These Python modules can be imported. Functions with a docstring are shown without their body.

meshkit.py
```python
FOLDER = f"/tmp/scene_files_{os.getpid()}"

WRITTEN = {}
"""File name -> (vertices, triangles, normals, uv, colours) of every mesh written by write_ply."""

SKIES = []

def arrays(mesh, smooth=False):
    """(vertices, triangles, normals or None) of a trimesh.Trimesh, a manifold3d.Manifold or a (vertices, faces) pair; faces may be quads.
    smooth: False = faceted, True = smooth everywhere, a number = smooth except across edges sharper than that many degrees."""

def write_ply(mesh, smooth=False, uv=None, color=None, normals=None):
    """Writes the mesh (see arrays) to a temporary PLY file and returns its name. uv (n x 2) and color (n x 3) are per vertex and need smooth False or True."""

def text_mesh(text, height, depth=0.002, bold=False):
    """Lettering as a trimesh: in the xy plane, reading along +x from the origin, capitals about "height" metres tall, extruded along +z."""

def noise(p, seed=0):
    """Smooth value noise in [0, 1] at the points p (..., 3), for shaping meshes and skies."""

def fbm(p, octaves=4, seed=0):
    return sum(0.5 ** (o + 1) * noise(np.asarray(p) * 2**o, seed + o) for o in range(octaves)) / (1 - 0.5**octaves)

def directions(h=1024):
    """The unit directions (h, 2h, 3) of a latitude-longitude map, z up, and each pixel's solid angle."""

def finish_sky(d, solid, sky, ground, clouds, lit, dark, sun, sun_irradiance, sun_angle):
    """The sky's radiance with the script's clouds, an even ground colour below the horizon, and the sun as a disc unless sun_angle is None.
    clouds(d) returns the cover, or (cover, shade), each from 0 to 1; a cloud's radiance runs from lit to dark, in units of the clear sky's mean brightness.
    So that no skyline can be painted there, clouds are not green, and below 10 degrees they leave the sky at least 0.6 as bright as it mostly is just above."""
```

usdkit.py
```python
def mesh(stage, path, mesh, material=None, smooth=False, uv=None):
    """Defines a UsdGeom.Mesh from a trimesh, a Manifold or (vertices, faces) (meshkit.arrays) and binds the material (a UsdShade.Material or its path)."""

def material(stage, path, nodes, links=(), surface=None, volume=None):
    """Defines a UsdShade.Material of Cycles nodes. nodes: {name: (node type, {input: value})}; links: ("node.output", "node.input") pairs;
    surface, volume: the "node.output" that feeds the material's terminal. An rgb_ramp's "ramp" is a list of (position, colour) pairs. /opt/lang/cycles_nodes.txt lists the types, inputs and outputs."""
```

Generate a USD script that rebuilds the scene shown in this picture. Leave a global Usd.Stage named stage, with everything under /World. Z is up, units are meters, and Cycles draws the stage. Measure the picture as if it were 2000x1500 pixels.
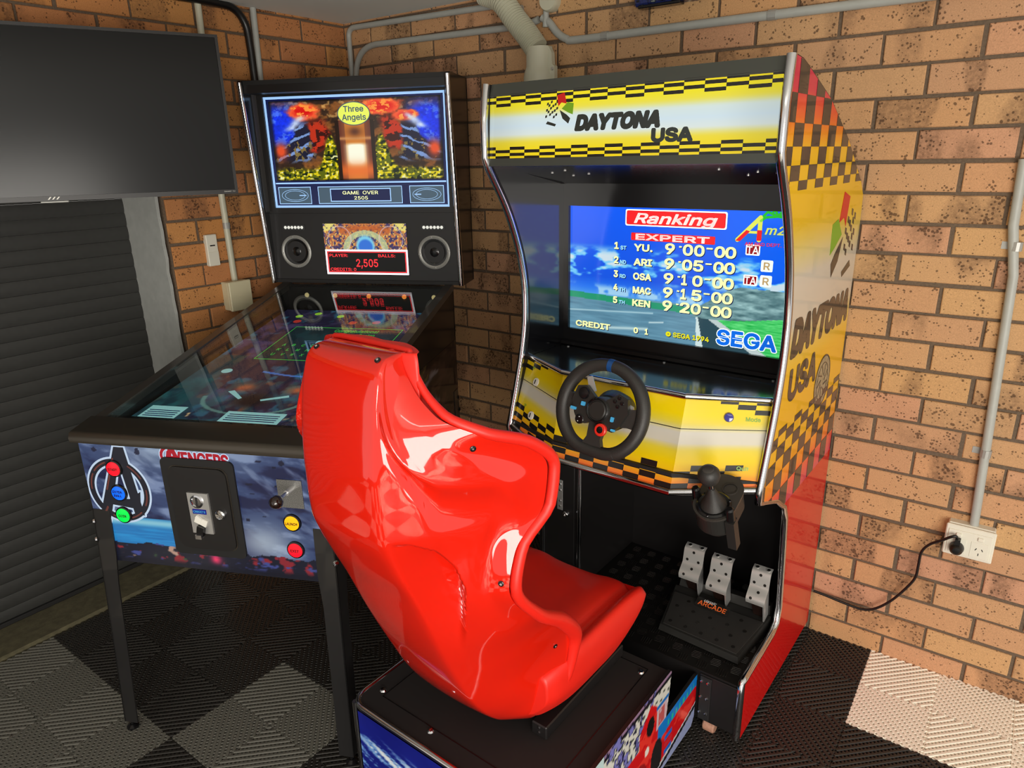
import math, numpy as np, trimesh, shapely, meshkit, usdkit
import manifold3d as m3
from shapely.geometry import Polygon, Point, LineString, box as sbox
from shapely import affinity
from pxr import Usd, UsdGeom, UsdLux, UsdShade, Gf, Sdf, Vt

stage = Usd.Stage.CreateInMemory()
UsdGeom.SetStageUpAxis(stage, 'Z'); UsdGeom.SetStageMetersPerUnit(stage, 1.0)
UsdGeom.Xform.Define(stage, '/World'); UsdGeom.Scope.Define(stage, '/World/Looks')
rng = np.random.default_rng(7)

# ---------------------------------------------------------------- camera, sky, lights, exposure
CAM = np.array([2.63337537, -2.3524762, 1.64939387])
RM = np.array([[0.80732571, 0.58977497, -0.0197655], [0.16697219, -0.26043293, -0.95094426], [-0.56599071, 0.76442146, -0.30873022]])  # world -> right, down, forward
FPX = 1361.27
EXPOSURE = 0.0
cam = UsdGeom.Camera.Define(stage, '/World/camera')
M = Gf.Matrix4d(1.0)
for i, r in enumerate((RM[0], -RM[1], -RM[2], CAM)):
    M.SetRow(i, Gf.Vec4d(*map(float, r), 1.0 if i == 3 else 0.0))
cam.AddTransformOp().Set(M)
cam.CreateHorizontalApertureAttr(36.0); cam.CreateFocalLengthAttr(36.0 * FPX / 2000.0)
cam.CreateExposureAttr(EXPOSURE); cam.CreateClippingRangeAttr(Gf.Vec2f(0.02, 200))

def rect_light(name, pos, target, w, h, power, color):
    l = UsdLux.RectLight.Define(stage, '/World/' + name)
    l.CreateWidthAttr(w); l.CreateHeightAttr(h); l.CreateIntensityAttr(power); l.CreateColorAttr(Gf.Vec3f(*color))
    z = np.array(pos, float) - np.array(target, float); z /= np.linalg.norm(z)
    x = np.cross([0, 0, 1.0], z); x = x / np.linalg.norm(x) if np.linalg.norm(x) > 1e-6 else np.array([1.0, 0, 0]); y = np.cross(z, x)
    m = Gf.Matrix4d(1.0)
    for i, r in enumerate((x, y, z, pos)):
        m.SetRow(i, Gf.Vec4d(*map(float, r), 1.0 if i == 3 else 0.0))
    l.AddTransformOp().Set(m)
    return l
# daylight through the wide opening behind and to the right of the camera, and a ceiling batten
rect_light('daylight_door', (4.3, -3.7, 0.90), (2.25, -0.1, 0.50), 2.2, 1.5, 10.8, (1.0, 0.95, 0.87))
rect_light('ceiling_batten', (2.9, -2.9, 2.2), (2.9, -2.8, 0.0), 1.2, 0.10, 7.0, (1.0, 0.96, 0.88))
dome = UsdLux.DomeLight.Define(stage, '/World/sky'); dome.CreateIntensityAttr(0.26); dome.CreateColorAttr(Gf.Vec3f(1.0, 0.95, 0.88))

# ---------------------------------------------------------------- helpers
def C(r, g, b):
    c = np.array([r, g, b], float) / 255.0
    return tuple(np.where(c <= 0.04045, c / 12.92, ((c + 0.055) / 1.055) ** 2.4))
def lin(a):
    a = np.clip(np.asarray(a, float) / 255.0, 0, 1)
    return np.where(a <= 0.04045, a / 12.92, ((a + 0.055) / 1.055) ** 2.4)

LOOK = {}
def mat(name, nodes, links, surface):
    LOOK[name] = usdkit.material(stage, '/World/Looks/' + name, nodes, links, surface=surface)
    return LOOK[name]
def P(name, col, rough=0.5, metal=0.0, coat=0.0, bump=None, spec=0.5, noise=None, emit=0.0, coat_rough=0.03, **kw):
    """principled with optional fine bump (scale, strength) and tone noise (scale, amount)"""
    n = {'p': ('principled_bsdf', dict(base_color=col, roughness=rough, metallic=metal, coat_weight=coat, coat_roughness=coat_rough, specular_ior_level=spec, **kw))}
    if emit: n['p'][1].update(emission_color=col, emission_strength=emit)
    l = []
    if bump or noise: n['tc'] = ('texture_coordinate', {})
    if bump:
        n['bn'] = ('noise_texture', dict(scale=bump[0], detail=2)); n['bb'] = ('bump', dict(strength=bump[1], distance=0.001))
        l += [('tc.object', 'bn.vector'), ('bn.fac', 'bb.height'), ('bb.normal', 'p.normal')]
    if noise:
        n['nn'] = ('noise_texture', dict(scale=noise[0], detail=3)); a = noise[1]
        n['nr'] = ('rgb_ramp', dict(ramp=[(0.3, tuple(c * (1 - a) for c in col)), (0.7, tuple(min(1, c * (1 + a)) for c in col))]))
        l += [('tc.object', 'nn.vector'), ('nn.fac', 'nr.fac'), ('nr.color', 'p.base_color')]
    return mat(name, n, l, 'p.BSDF')

used = set()
def numbered(path):
    p, k = path, 0
    while p in used:
        k += 1; p = f'{path}_{k:03d}'
    used.add(p); return p

class Frame:
    """a local frame: origin on the floor, turned by th degrees about z"""
    def __init__(s, ox, oy, th):
        s.o = np.array([ox, oy, 0.0]); s.th = th; t = math.radians(th)
        s.R = np.array([[math.cos(t), -math.sin(t), 0], [math.sin(t), math.cos(t), 0], [0, 0, 1.0]])
    def w(s, p): return s.R @ np.asarray(p, float) + s.o
W0 = Frame(0, 0, 0); D = Frame(1.802, 0.0107, -1.5); PB = Frame(0.96, -1.489, 24.546)

class Thing:
    def __init__(s, name, label=None, cat=None, frame=W0, base=(0, 0, 0), group=None, kind=None):
        s.path = numbered('/World/' + name); s.base = np.array(base, float)
        x = UsdGeom.Xform.Define(stage, s.path); x.AddTranslateOp().Set(Gf.Vec3d(*map(float, frame.w(base))))
        if frame.th: x.AddRotateZOp().Set(float(frame.th))
        s.prim = x.GetPrim(); meta(s.prim, label, cat, group, kind)
    def part(s, name, mesh, m, smooth=False, parent=None, label=None, kind=None, col=None):
        path = numbered((parent or s.path) + '/' + name)
        put(path, mesh, m, smooth, s.base, col)
        meta(stage.GetPrimAtPath(path), label, None, None, kind)
        return path
def meta(p, label=None, cat=None, group=None, kind=None):
    for k, v in (('label', label), ('category', cat), ('group', group), ('kind', kind)):
        if v: p.SetCustomDataByKey(k, v)
def put(path, mesh, m, smooth, base, col=None):
    mesh = to_tm(mesh).copy(); mesh.apply_translation(-np.asarray(base, float))
    u = usdkit.mesh(stage, path, mesh, LOOK[m] if isinstance(m, str) else m, smooth=smooth)
    if col is not None:
        assert len(col) == len(mesh.vertices), (path, len(col), len(mesh.vertices))
        UsdGeom.PrimvarsAPI(u).CreatePrimvar('col', Sdf.ValueTypeNames.Color3fArray, 'vertex').Set(Vt.Vec3fArray.FromNumpy(np.asarray(col, np.float32)))
def single(name, mesh, m, label=None, cat=None, smooth=False, frame=W0, base=(0, 0, 0), group=None, kind=None):
    path = numbered('/World/' + name)
    put(path, mesh, m, smooth, base)
    x = UsdGeom.Xformable(stage.GetPrimAtPath(path)); x.AddTranslateOp().Set(Gf.Vec3d(*map(float, frame.w(base))))
    if frame.th: x.AddRotateZOp().Set(float(frame.th))
    meta(stage.GetPrimAtPath(path), label, cat, group, kind)

def to_tm(m):
    if isinstance(m, trimesh.Trimesh): return m
    if isinstance(m, list): return trimesh.util.concatenate([to_tm(x) for x in m])
    v, f, _ = meshkit.arrays(m); return trimesh.Trimesh(v, f, process=False)
def cat(*ms): return trimesh.util.concatenate([to_tm(m) for m in ms])
def bx(x0, x1, y0, y1, z0, z1, c=0.0):
    x0, x1 = min(x0, x1), max(x0, x1); y0, y1 = min(y0, y1), max(y0, y1); z0, z1 = min(z0, z1), max(z0, z1)
    if c <= 0:
        b = trimesh.creation.box([x1 - x0, y1 - y0, z1 - z0]); b.apply_translation([(x0 + x1) / 2, (y0 + y1) / 2, (z0 + z1) / 2]); return b
    c = min(c, 0.45 * min(x1 - x0, y1 - y0, z1 - z0)); pts = []
    for X, sx in ((x0, 1), (x1, -1)):
        for Y, sy in ((y0, 1), (y1, -1)):
            for Z, sz in ((z0, 1), (z1, -1)):
                pts += [(X, Y + sy * c, Z + sz * c), (X + sx * c, Y, Z + sz * c), (X + sx * c, Y + sy * c, Z)]
    return to_tm(m3.Manifold.hull_points(np.array(pts)))
def hull(pts): return to_tm(m3.Manifold.hull_points(np.asarray(pts, float)))
def frame_of(d):
    d = np.asarray(d, float); d = d / np.linalg.norm(d)
    a = np.cross(d, [0, 0, 1.0] if abs(d[2]) < 0.9 else [1.0, 0, 0]); a /= np.linalg.norm(a); return a, np.cross(d, a), d
def cyl(p0, p1, r0, r1=None, n=20, c=0.0):
    r1 = r0 if r1 is None else r1; p0, p1 = np.array(p0, float), np.array(p1, float); L = np.linalg.norm(p1 - p0)
    prof = [(0, 0), (r0 - c, 0), (r0, c), (r1, L - c), (r1 - c, L), (0, L)] if c else [(0, 0), (r0, 0), (r1, L), (0, L)]
    return lathe(prof, p0, p1 - p0, n)
def lathe(prof, o, axis, n=24):
    a, b, d = frame_of(axis); prof = np.array(prof, float); t = np.arange(n) * 2 * math.pi / n; V, F = [], []
    for r, h in prof:
        V.append(np.asarray(o) + h * d + r * (np.cos(t)[:, None] * a + np.sin(t)[:, None] * b))
    for k in range(len(prof) - 1):
        for i in range(n):
            j = (i + 1) % n; F += [(k * n + i, k * n + j, (k + 1) * n + j), (k * n + i, (k + 1) * n + j, (k + 1) * n + i)]
    m = trimesh.Trimesh(np.vstack(V), np.array(F), process=False); m.merge_vertices(); m.update_faces(m.nondegenerate_faces()); m.remove_unreferenced_vertices()
    if m.volume < 0: m.invert()
    return m
def crom(pts, k=8):
    p = np.asarray(pts, float); q = np.vstack([2 * p[0] - p[1], p, 2 * p[-1] - p[-2]]); out = []
    for i in range(len(p) - 1):
        a, b, c, d = q[i:i + 4]
        for t in np.arange(k) / k:
            out.append(0.5 * (2 * b + (c - a) * t + (2 * a - 5 * b + 4 * c - d) * t * t + (3 * b - a - 3 * c + d) * t ** 3))
    return np.array(out + [p[-1]])
def tube(pts, r, n=10, closed=False, cap=True):
    p = np.asarray(pts, float); N = len(p); r = np.broadcast_to(r, (N,))
    t = np.roll(p, -1, 0) - np.roll(p, 1, 0) if closed else np.gradient(p, axis=0)
    t /= np.linalg.norm(t, axis=1, keepdims=True) + 1e-12
    a = np.cross(t[0], [0, 0, 1.0] if abs(t[0][2]) < 0.9 else [1.0, 0, 0]); a /= np.linalg.norm(a); A = []
    for i in range(N):
        a = a - t[i] * np.dot(a, t[i]); a /= np.linalg.norm(a); A.append(a)
    A = np.array(A); B = np.cross(t, A); g = np.arange(n) * 2 * math.pi / n
    V = (p[:, None] + r[:, None, None] * (np.cos(g)[None, :, None] * A[:, None] + np.sin(g)[None, :, None] * B[:, None])).reshape(-1, 3); F = []
    for i in range(N if closed else N - 1):
        i2 = (i + 1) % N
        for k in range(n):
            k2 = (k + 1) % n; F += [(i * n + k, i * n + k2, i2 * n + k2), (i * n + k, i2 * n + k2, i2 * n + k)]
    if cap and not closed:
        V = np.vstack([V, p[:1], p[-1:]]); c0 = N * n
        for k in range(n):
            k2 = (k + 1) % n; F += [(c0, k2, k), (c0 + 1, (N - 1) * n + k, (N - 1) * n + k2)]
    return trimesh.Trimesh(V, np.array(F), process=False)
def extr(poly, d):
    gs = getattr(poly, 'geoms', [poly])
    return trimesh.util.concatenate([trimesh.creation.extrude_polygon(g, d, engine='earcut') for g in gs if g.area > 1e-9])
def place(m, o, ex, ey, flip=False):
    """xy(z) mesh into the plane at o: x along ex, y along ey, z along ex x ey (towards the viewer)"""
    ex, ey = np.asarray(ex, float), np.asarray(ey, float); ez = np.cross(ex, ey); ez /= np.linalg.norm(ez)
    v = np.asarray(m.vertices); q = trimesh.Trimesh(np.asarray(o) + v[:, :1] * ex + v[:, 1:2] * ey + v[:, 2:3] * ez, m.faces.copy(), process=False)
    return q
U, Z3, V3 = np.array([1.0, 0, 0]), np.array([0, 0, 1.0]), np.array([0, 1.0, 0])
def rrect(x0, x1, y0, y1, r):
    return sbox(x0 + r, y0 + r, x1 - r, y1 - r).buffer(r, quad_segs=5)
TC = {}
def txt(s, w=None, h=0.02, shear=0.0, bold=True, d=0.0006, cx=None, x=0.0, y=0.0):
    """lettering in the xy plane: cap height h, total width w, left at x (or centred on cx), base at y"""
    k = (s, bold)
    if k not in TC: TC[k] = meshkit.text_mesh(s, 1.0, 1.0, bold)
    m = TC[k].copy(); v = np.array(m.vertices); v[:, 0] -= v[:, 0].min(); top = max(v[:, 1].max(), 1e-6)
    v[:, 1] *= h / top; v[:, 0] *= (w / v[:, 0].max()) if w else h / top
    v[:, 0] += shear * v[:, 1]; v[:, 2] *= d
    v[:, 0] += (cx - v[:, 0].max() / 2) if cx is not None else x; v[:, 1] += y
    m.vertices = v; return m
def fat(s, w, h, x, y, r, sh_=0.0):
    """an outline around lettering: the letters' shape grown by r"""
    m = txt(s, w, h, sh_, x=x, y=y); v, f = np.asarray(m.vertices), np.asarray(m.faces)
    nz = m.face_normals[:, 2] > 0.9
    return shapely.union_all([Polygon(v[t][:, :2]) for t in f[nz]]).buffer(r, quad_segs=2).simplify(0.0003)
def heavy(s_, w, h, x, y, r, sh_=0.0, d=0.0006):
    """bold lettering: the shape grown by r, kept inside w x h"""
    return extr(fat(s_, w - 2 * r, h - 2 * r, x + r, y + r, r, sh_), d)
def grid(fn, o, ex, ey, nx, ny):
    """a flat printed sheet: nx x ny cells, colour fn(s, t) in sRGB 0..255 at each vertex"""
    s, t = np.meshgrid(np.linspace(0, 1, nx + 1), np.linspace(0, 1, ny + 1)); s, t = s.ravel(), t.ravel()
    V = np.asarray(o) + s[:, None] * np.asarray(ex) + t[:, None] * np.asarray(ey)
    i, j = np.meshgrid(np.arange(nx), np.arange(ny)); a = (j * (nx + 1) + i).ravel()
    F = np.vstack([np.stack([a, a + 1, a + nx + 2], 1), np.stack([a, a + nx + 2, a + nx + 1], 1)])
    return trimesh.Trimesh(V, F, process=False), lin(fn(s, t))
def fb(s, t, k, seed=0, oct=4): return meshkit.fbm(np.stack([s * k, t * k, 0 * s + 3.7], -1), oct, seed)
def mixc(a, b, m): m = np.clip(m, 0, 1)[:, None]; return a * (1 - m) + np.asarray(b, float) * m
def full(s, c): return np.tile(np.asarray(c, float), (len(s), 1))
def sm(x, a, b): x = np.clip((x - a) / (b - a), 0, 1); return x * x * (3 - 2 * x)
def gramp(t, stops):
    xs = [q[0] for q in stops]; return np.stack([np.interp(t, xs, [q[1][k] for q in stops]) for k in range(3)], -1)

# ---------------------------------------------------------------- materials
P('black_gloss', C(20, 19, 20), 0.16, spec=0.5)
P('black_mirror', C(14, 14, 17), 0.13, spec=0.5, ior=2.0)
P('black_satin', C(27, 25, 25), 0.38, bump=(900, 0.05))
P('black_matte', C(24, 23, 23), 0.62)
P('black_leather', C(44, 42, 40), 0.48, bump=(700, 0.35))
P('black_plastic', C(38, 37, 35), 0.42, bump=(1500, 0.1))
P('charcoal_gloss', C(60, 56, 52), 0.28, coat=0.3)
P('chrome', C(215, 215, 218), 0.12, 1.0)
P('pedal_steel', C(198, 196, 192), 0.38, 0.55, bump=(1400, 0.04))
P('steel', C(205, 204, 202), 0.36, 0.75, bump=(1200, 0.05))
P('zinc_speckle', C(150, 150, 148), 0.42, 0.9, noise=(500, 0.5))
P('silver_grey', C(165, 165, 160), 0.4, 0.3)
P('grey_pvc', C(168, 170, 164), 0.45, noise=(25, 0.04))
P('cream_pvc', C(196, 194, 172), 0.38)
P('white_plastic', C(226, 222, 206), 0.35)
P('cream_plastic', C(214, 206, 172), 0.4)
P('grey_render', C(166, 168, 164), 0.85, noise=(30, 0.06), bump=(250, 0.4))
P('ceiling_paint', C(232, 234, 228), 0.9)
P('mortar', C(104, 88, 72), 0.95, noise=(140, 0.18), bump=(500, 0.5))
P('concrete', C(90, 84, 62), 0.9, noise=(40, 0.25), bump=(200, 0.4))
P('slab', C(70, 68, 64), 0.9)
P('shutter', C(50, 50, 48), 0.55, noise=(60, 0.08))
P('seat_shell', C(218, 30, 12), 0.07, coat=0.8, spec=0.5)
P('seat_liner', C(226, 34, 20), 0.42, bump=(1400, 0.15))
P('white_cap', C(235, 232, 222), 0.35)
P('print_black', C(30, 28, 26), 0.25, coat=0.2)
P('print_green', C(120, 170, 30), 0.35)
P('print_red', C(205, 30, 30), 0.3)
P('print_white', C(225, 225, 225), 0.35)
P('blue_rubber', C(70, 170, 225), 0.4)
P('red_rubber', C(222, 44, 30), 0.35)
P('blue_button', C(30, 30, 140), 0.12, coat=1.0)
P('blue_stripe', C(20, 70, 130), 0.4)
P('caster_rubber', C(176, 130, 108), 0.5, noise=(120, 0.15))
P('cable_black', C(20, 19, 19), 0.35)
P('knob_brown', C(34, 20, 16), 0.15, coat=0.6)
P('medallion', C(170, 160, 130), 0.35, 0.3, noise=(90, 0.35))
P('tile_black', C(48, 45, 42), 0.30, bump=(600, 0.08))
P('tile_grey', C(108, 106, 98), 0.4, bump=(600, 0.08))
P('tile_white', C(252, 244, 228), 0.42, bump=(600, 0.08))
P('leg_black', C(34, 33, 33), 0.3, coat=0.3)
P('rail_metal', C(84, 78, 70), 0.3, 0.7)
P('tv_screen', C(16, 16, 17), 0.2, coat=0.0, spec=0.28)
def glow(name, col, s): mat(name, {'e': ('principled_bsdf', dict(base_color=tuple(c * .5 for c in col), roughness=0.25, emission_color=col, emission_strength=s))}, [], 'e.BSDF')
glow('lamp_red', C(255, 20, 40), 0.95); glow('lamp_blue', C(10, 100, 255), 1.0); glow('lamp_green', C(0, 225, 70), 1.0)
glow('lamp_orange', C(255, 178, 10), 0.95); glow('dmd_red', C(255, 40, 50), 1.0); glow('white_glow', C(240, 235, 240), 0.85)
glow('screen_cream', C(232, 236, 170), 0.95); glow('screen_cyan', C(150, 215, 250), 0.95); glow('screen_yellow', C(215, 210, 20), 0.9); glow('screen_white', C(235, 245, 240), 0.95); glow('screen_red', C(225, 25, 30), 0.95)
glow('screen_blue', C(10, 100, 215), 0.95); glow('screen_navy', C(16, 32, 90), 0.4); glow('screen_maroon', C(150, 20, 30), 0.8); glow('screen_tan', C(190, 160, 110), 0.85); glow('bulb_warm', C(235, 215, 150), 0.6); glow('bulb_orange', C(255, 150, 60), 0.9); glow('led_white', C(230, 230, 220), 0.8); glow('pf_green', C(70, 190, 70), 0.7); glow('pf_cyan', C(150, 205, 205), 0.75); glow('pf_lime', C(160, 220, 60), 0.7); glow('pf_red', C(200, 60, 50), 0.7); glow('screen_palm', C(20, 190, 40), 0.9); glow('bg_frame', C(150, 190, 235), 0.95); glow('gold_glow', C(215, 225, 90), 0.95)
mat('print_lit', {'a': ('attribute', dict(attribute='col')), 'p': ('principled_bsdf', dict(base_color=(0.01, 0.01, 0.01), roughness=0.12, emission_strength=1.0, specular_ior_level=0.4))}, [('a.color', 'p.emission_color')], 'p.BSDF')
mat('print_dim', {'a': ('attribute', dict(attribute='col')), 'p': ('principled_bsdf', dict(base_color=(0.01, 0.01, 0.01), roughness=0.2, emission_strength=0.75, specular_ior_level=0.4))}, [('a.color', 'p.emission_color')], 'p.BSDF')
mat('print_playfield', {'a': ('attribute', dict(attribute='col')), 'p': ('principled_bsdf', dict(base_color=(0.01, 0.01, 0.01), roughness=0.2, emission_strength=1.1, specular_ior_level=0.3))}, [('a.color', 'p.emission_color')], 'p.BSDF')
mat('print_paper', {'a': ('attribute', dict(attribute='col')), 'p': ('principled_bsdf', dict(roughness=0.22, coat_weight=0.2))}, [('a.color', 'p.base_color')], 'p.BSDF')
mat('print_side', {'a': ('attribute', dict(attribute='col')), 'p': ('principled_bsdf', dict(roughness=0.3, specular_ior_level=0.1, coat_weight=0.55, coat_roughness=0.02, coat_ior=1.45))}, [('a.color', 'p.base_color')], 'p.BSDF')
mat('glass_pane', {'t': ('transparent_bsdf', dict(color=(0.93, 0.95, 0.94))), 'g': ('glossy_bsdf', dict(color=(1, 1, 1), roughness=0.0)), 'w': ('layer_weight', dict(blend=0.5)), 'q': ('math', dict(math_type='power', value2=4.0)), 'f': ('math', dict(math_type='multiply_add', value2=0.75, value3=0.035)), 'm': ('mix_closure', {})}, [('w.facing', 'q.value1'), ('q.value', 'f.value1'), ('f.value', 'm.fac'), ('t.BSDF', 'm.closure1'), ('g.BSDF', 'm.closure2')], 'm.closure')
# brick: tan clay, scorched patches and iron spots, one tone per brick
def brick_mat(name, tones, dark):
    n = {'g': ('geometry', {}), 'o': ('object_info', {}), 'm1': ('math', dict(math_type='multiply', value2=61.7)), 'm2': ('math', dict(math_type='multiply', value2=37.3)),
         'cx': ('combine_xyz', {}), 'va': ('vector_math', dict(math_type='add')), 'mp': ('mapping', dict(scale=(1, 1, 0.35))),
         'bn': ('noise_texture', dict(scale=10.5, detail=0.6, roughness=0.4)), 'br': ('rgb_ramp', dict(ramp=[(0.50, (0, 0, 0)), (0.59, (1, 1, 1))])),
         'sn': ('noise_texture', dict(scale=70, detail=4, roughness=0.75)), 'sr': ('rgb_ramp', dict(ramp=[(0.38, (0.40, 0.40, 0.40)), (0.60, (1, 1, 1))])),
         'gate': ('math', dict(math_type='multiply', value2=7.0)), 'gf': ('math', dict(math_type='fraction')), 'gr': ('rgb_ramp', dict(ramp=[(0.32, (0, 0, 0)), (0.60, (1, 1, 1))])), 'bm': ('math', dict(math_type='multiply')), 'bm2': ('math', dict(math_type='multiply')),
         'tone': ('rgb_ramp', dict(ramp=[(i / (len(tones) - 1), c) for i, c in enumerate(tones)])),
         'fn': ('noise_texture', dict(scale=300, detail=3, roughness=0.75)), 'fr': ('rgb_ramp', dict(ramp=[(0.32, (0.78, 0.78, 0.78)), (0.68, (1.14, 1.14, 1.14))])), 'fm': ('mix', dict(mix_type='multiply', fac=0.8)),
         'bl': ('mix', dict(color2=dark)), 'bf': ('math', dict(math_type='multiply', value2=0.62)),
         'v': ('voronoi_texture', dict(scale=105, randomness=1)), 'vs': ('separate_xyz', {}), 'vn': ('noise_texture', dict(scale=30, detail=2)), 'vb': ('math', dict(math_type='multiply_add', value2=0.17)), 'vc': ('math', dict(math_type='multiply_add', value2=1.25, value3=-0.42)),
         'vl': ('map_range', dict(from_min=0.0, from_max=0.12, to_min=0.0, to_max=1.0, clamp=True)), 'vd': ('math', dict(math_type='subtract')), 'vf': ('math', dict(math_type='multiply', value2=0.70)), 'sp': ('mix', dict(color2=C(56, 36, 26))),
         'bp': ('bump', dict(strength=0.35, distance=0.0012)), 'p': ('principled_bsdf', dict(roughness=0.85, specular_ior_level=0.25))}
    l = [('o.random', 'm1.value1'), ('o.random', 'm2.value1'), ('m1.value', 'cx.x'), ('m2.value', 'cx.y'), ('m1.value', 'cx.z'), ('g.position', 'va.vector1'), ('cx.vector', 'va.vector2'), ('va.vector', 'mp.vector'), ('mp.vector', 'bn.vector'), ('bn.fac', 'br.fac'),
         ('va.vector', 'sn.vector'), ('sn.fac', 'sr.fac'), ('o.random', 'gate.value1'), ('gate.value', 'gf.value1'), ('gf.value', 'gr.fac'), ('br.color', 'bm.value1'), ('gr.color', 'bm.value2'), ('bm.value', 'bm2.value1'), ('sr.color', 'bm2.value2'), ('o.random', 'tone.fac'), ('va.vector', 'fn.vector'), ('fn.fac', 'fr.fac'), ('tone.color', 'fm.color1'), ('fr.color', 'fm.color2'),
         ('bm2.value', 'bf.value1'), ('bf.value', 'bl.fac'), ('fm.color', 'bl.color1'), ('va.vector', 'v.vector'), ('va.vector', 'vn.vector'), ('vn.fac', 'vc.value1'), ('bm.value', 'vb.value1'), ('vc.value', 'vb.value3'), ('vb.value', 'vd.value1'), ('v.distance', 'vd.value2'), ('vd.value', 'vl.value'), ('vl.result', 'vf.value1'), ('vf.value', 'sp.fac'), ('bl.color', 'sp.color1'),
         ('sp.color', 'p.base_color'), ('fn.fac', 'bp.height'), ('bp.normal', 'p.normal')]
    mat(name, n, l, 'p.BSDF')
brick_mat('brick_tan', [C(196, 154, 114), C(200, 158, 110), C(192, 148, 112), C(200, 153, 106), C(197, 148, 117), C(198, 156, 108)], C(100, 74, 56))
brick_mat('brick_orange', [C(196, 134, 80), C(188, 126, 82), C(200, 142, 84), C(182, 120, 80), C(198, 138, 76)], C(84, 60, 48))

# ---------------------------------------------------------------- structure: walls, floor, ceiling, door
CH, PH, JT = 0.086, 0.12, 0.010    # course height, half brick pitch, joint
def one_brick(L, H, dep, ch=0.0025):
    """front face at y=0, back at y=dep; centred; 18 triangles"""
    a, b = L / 2, H / 2
    V = [(-a + ch, 0, -b + ch), (a - ch, 0, -b + ch), (a - ch, 0, b - ch), (-a + ch, 0, b - ch), (-a, ch, -b), (a, ch, -b), (a, ch, b), (-a, ch, b), (-a, dep, -b), (a, dep, -b), (a, dep, b), (-a, dep, b)]
    F = [(0, 1, 2), (0, 2, 3)]
    for k in range(4):
        n = (k + 1) % 4; F += [(k, k + 4, n + 4), (k, n + 4, n), (k + 4, k + 8, n + 8), (k + 4, n + 8, n + 4)]
    m = trimesh.Trimesh(V, F, process=False)
    return m
def seen(pts, margin=20):
    q = (np.atleast_2d(pts) - CAM) @ RM.T
    ok = q[:, 2] > 0.05; x = 1000 + FPX * q[:, 0] / np.maximum(q[:, 2], 1e-3); y = 750 + FPX * q[:, 1] / np.maximum(q[:, 2], 1e-3)
    return bool(np.any(ok & (x > -margin) & (x < 2000 + margin) & (y > -margin) & (y < 1500 + margin)))
ZT = 2.046                          # top of course 0
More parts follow.
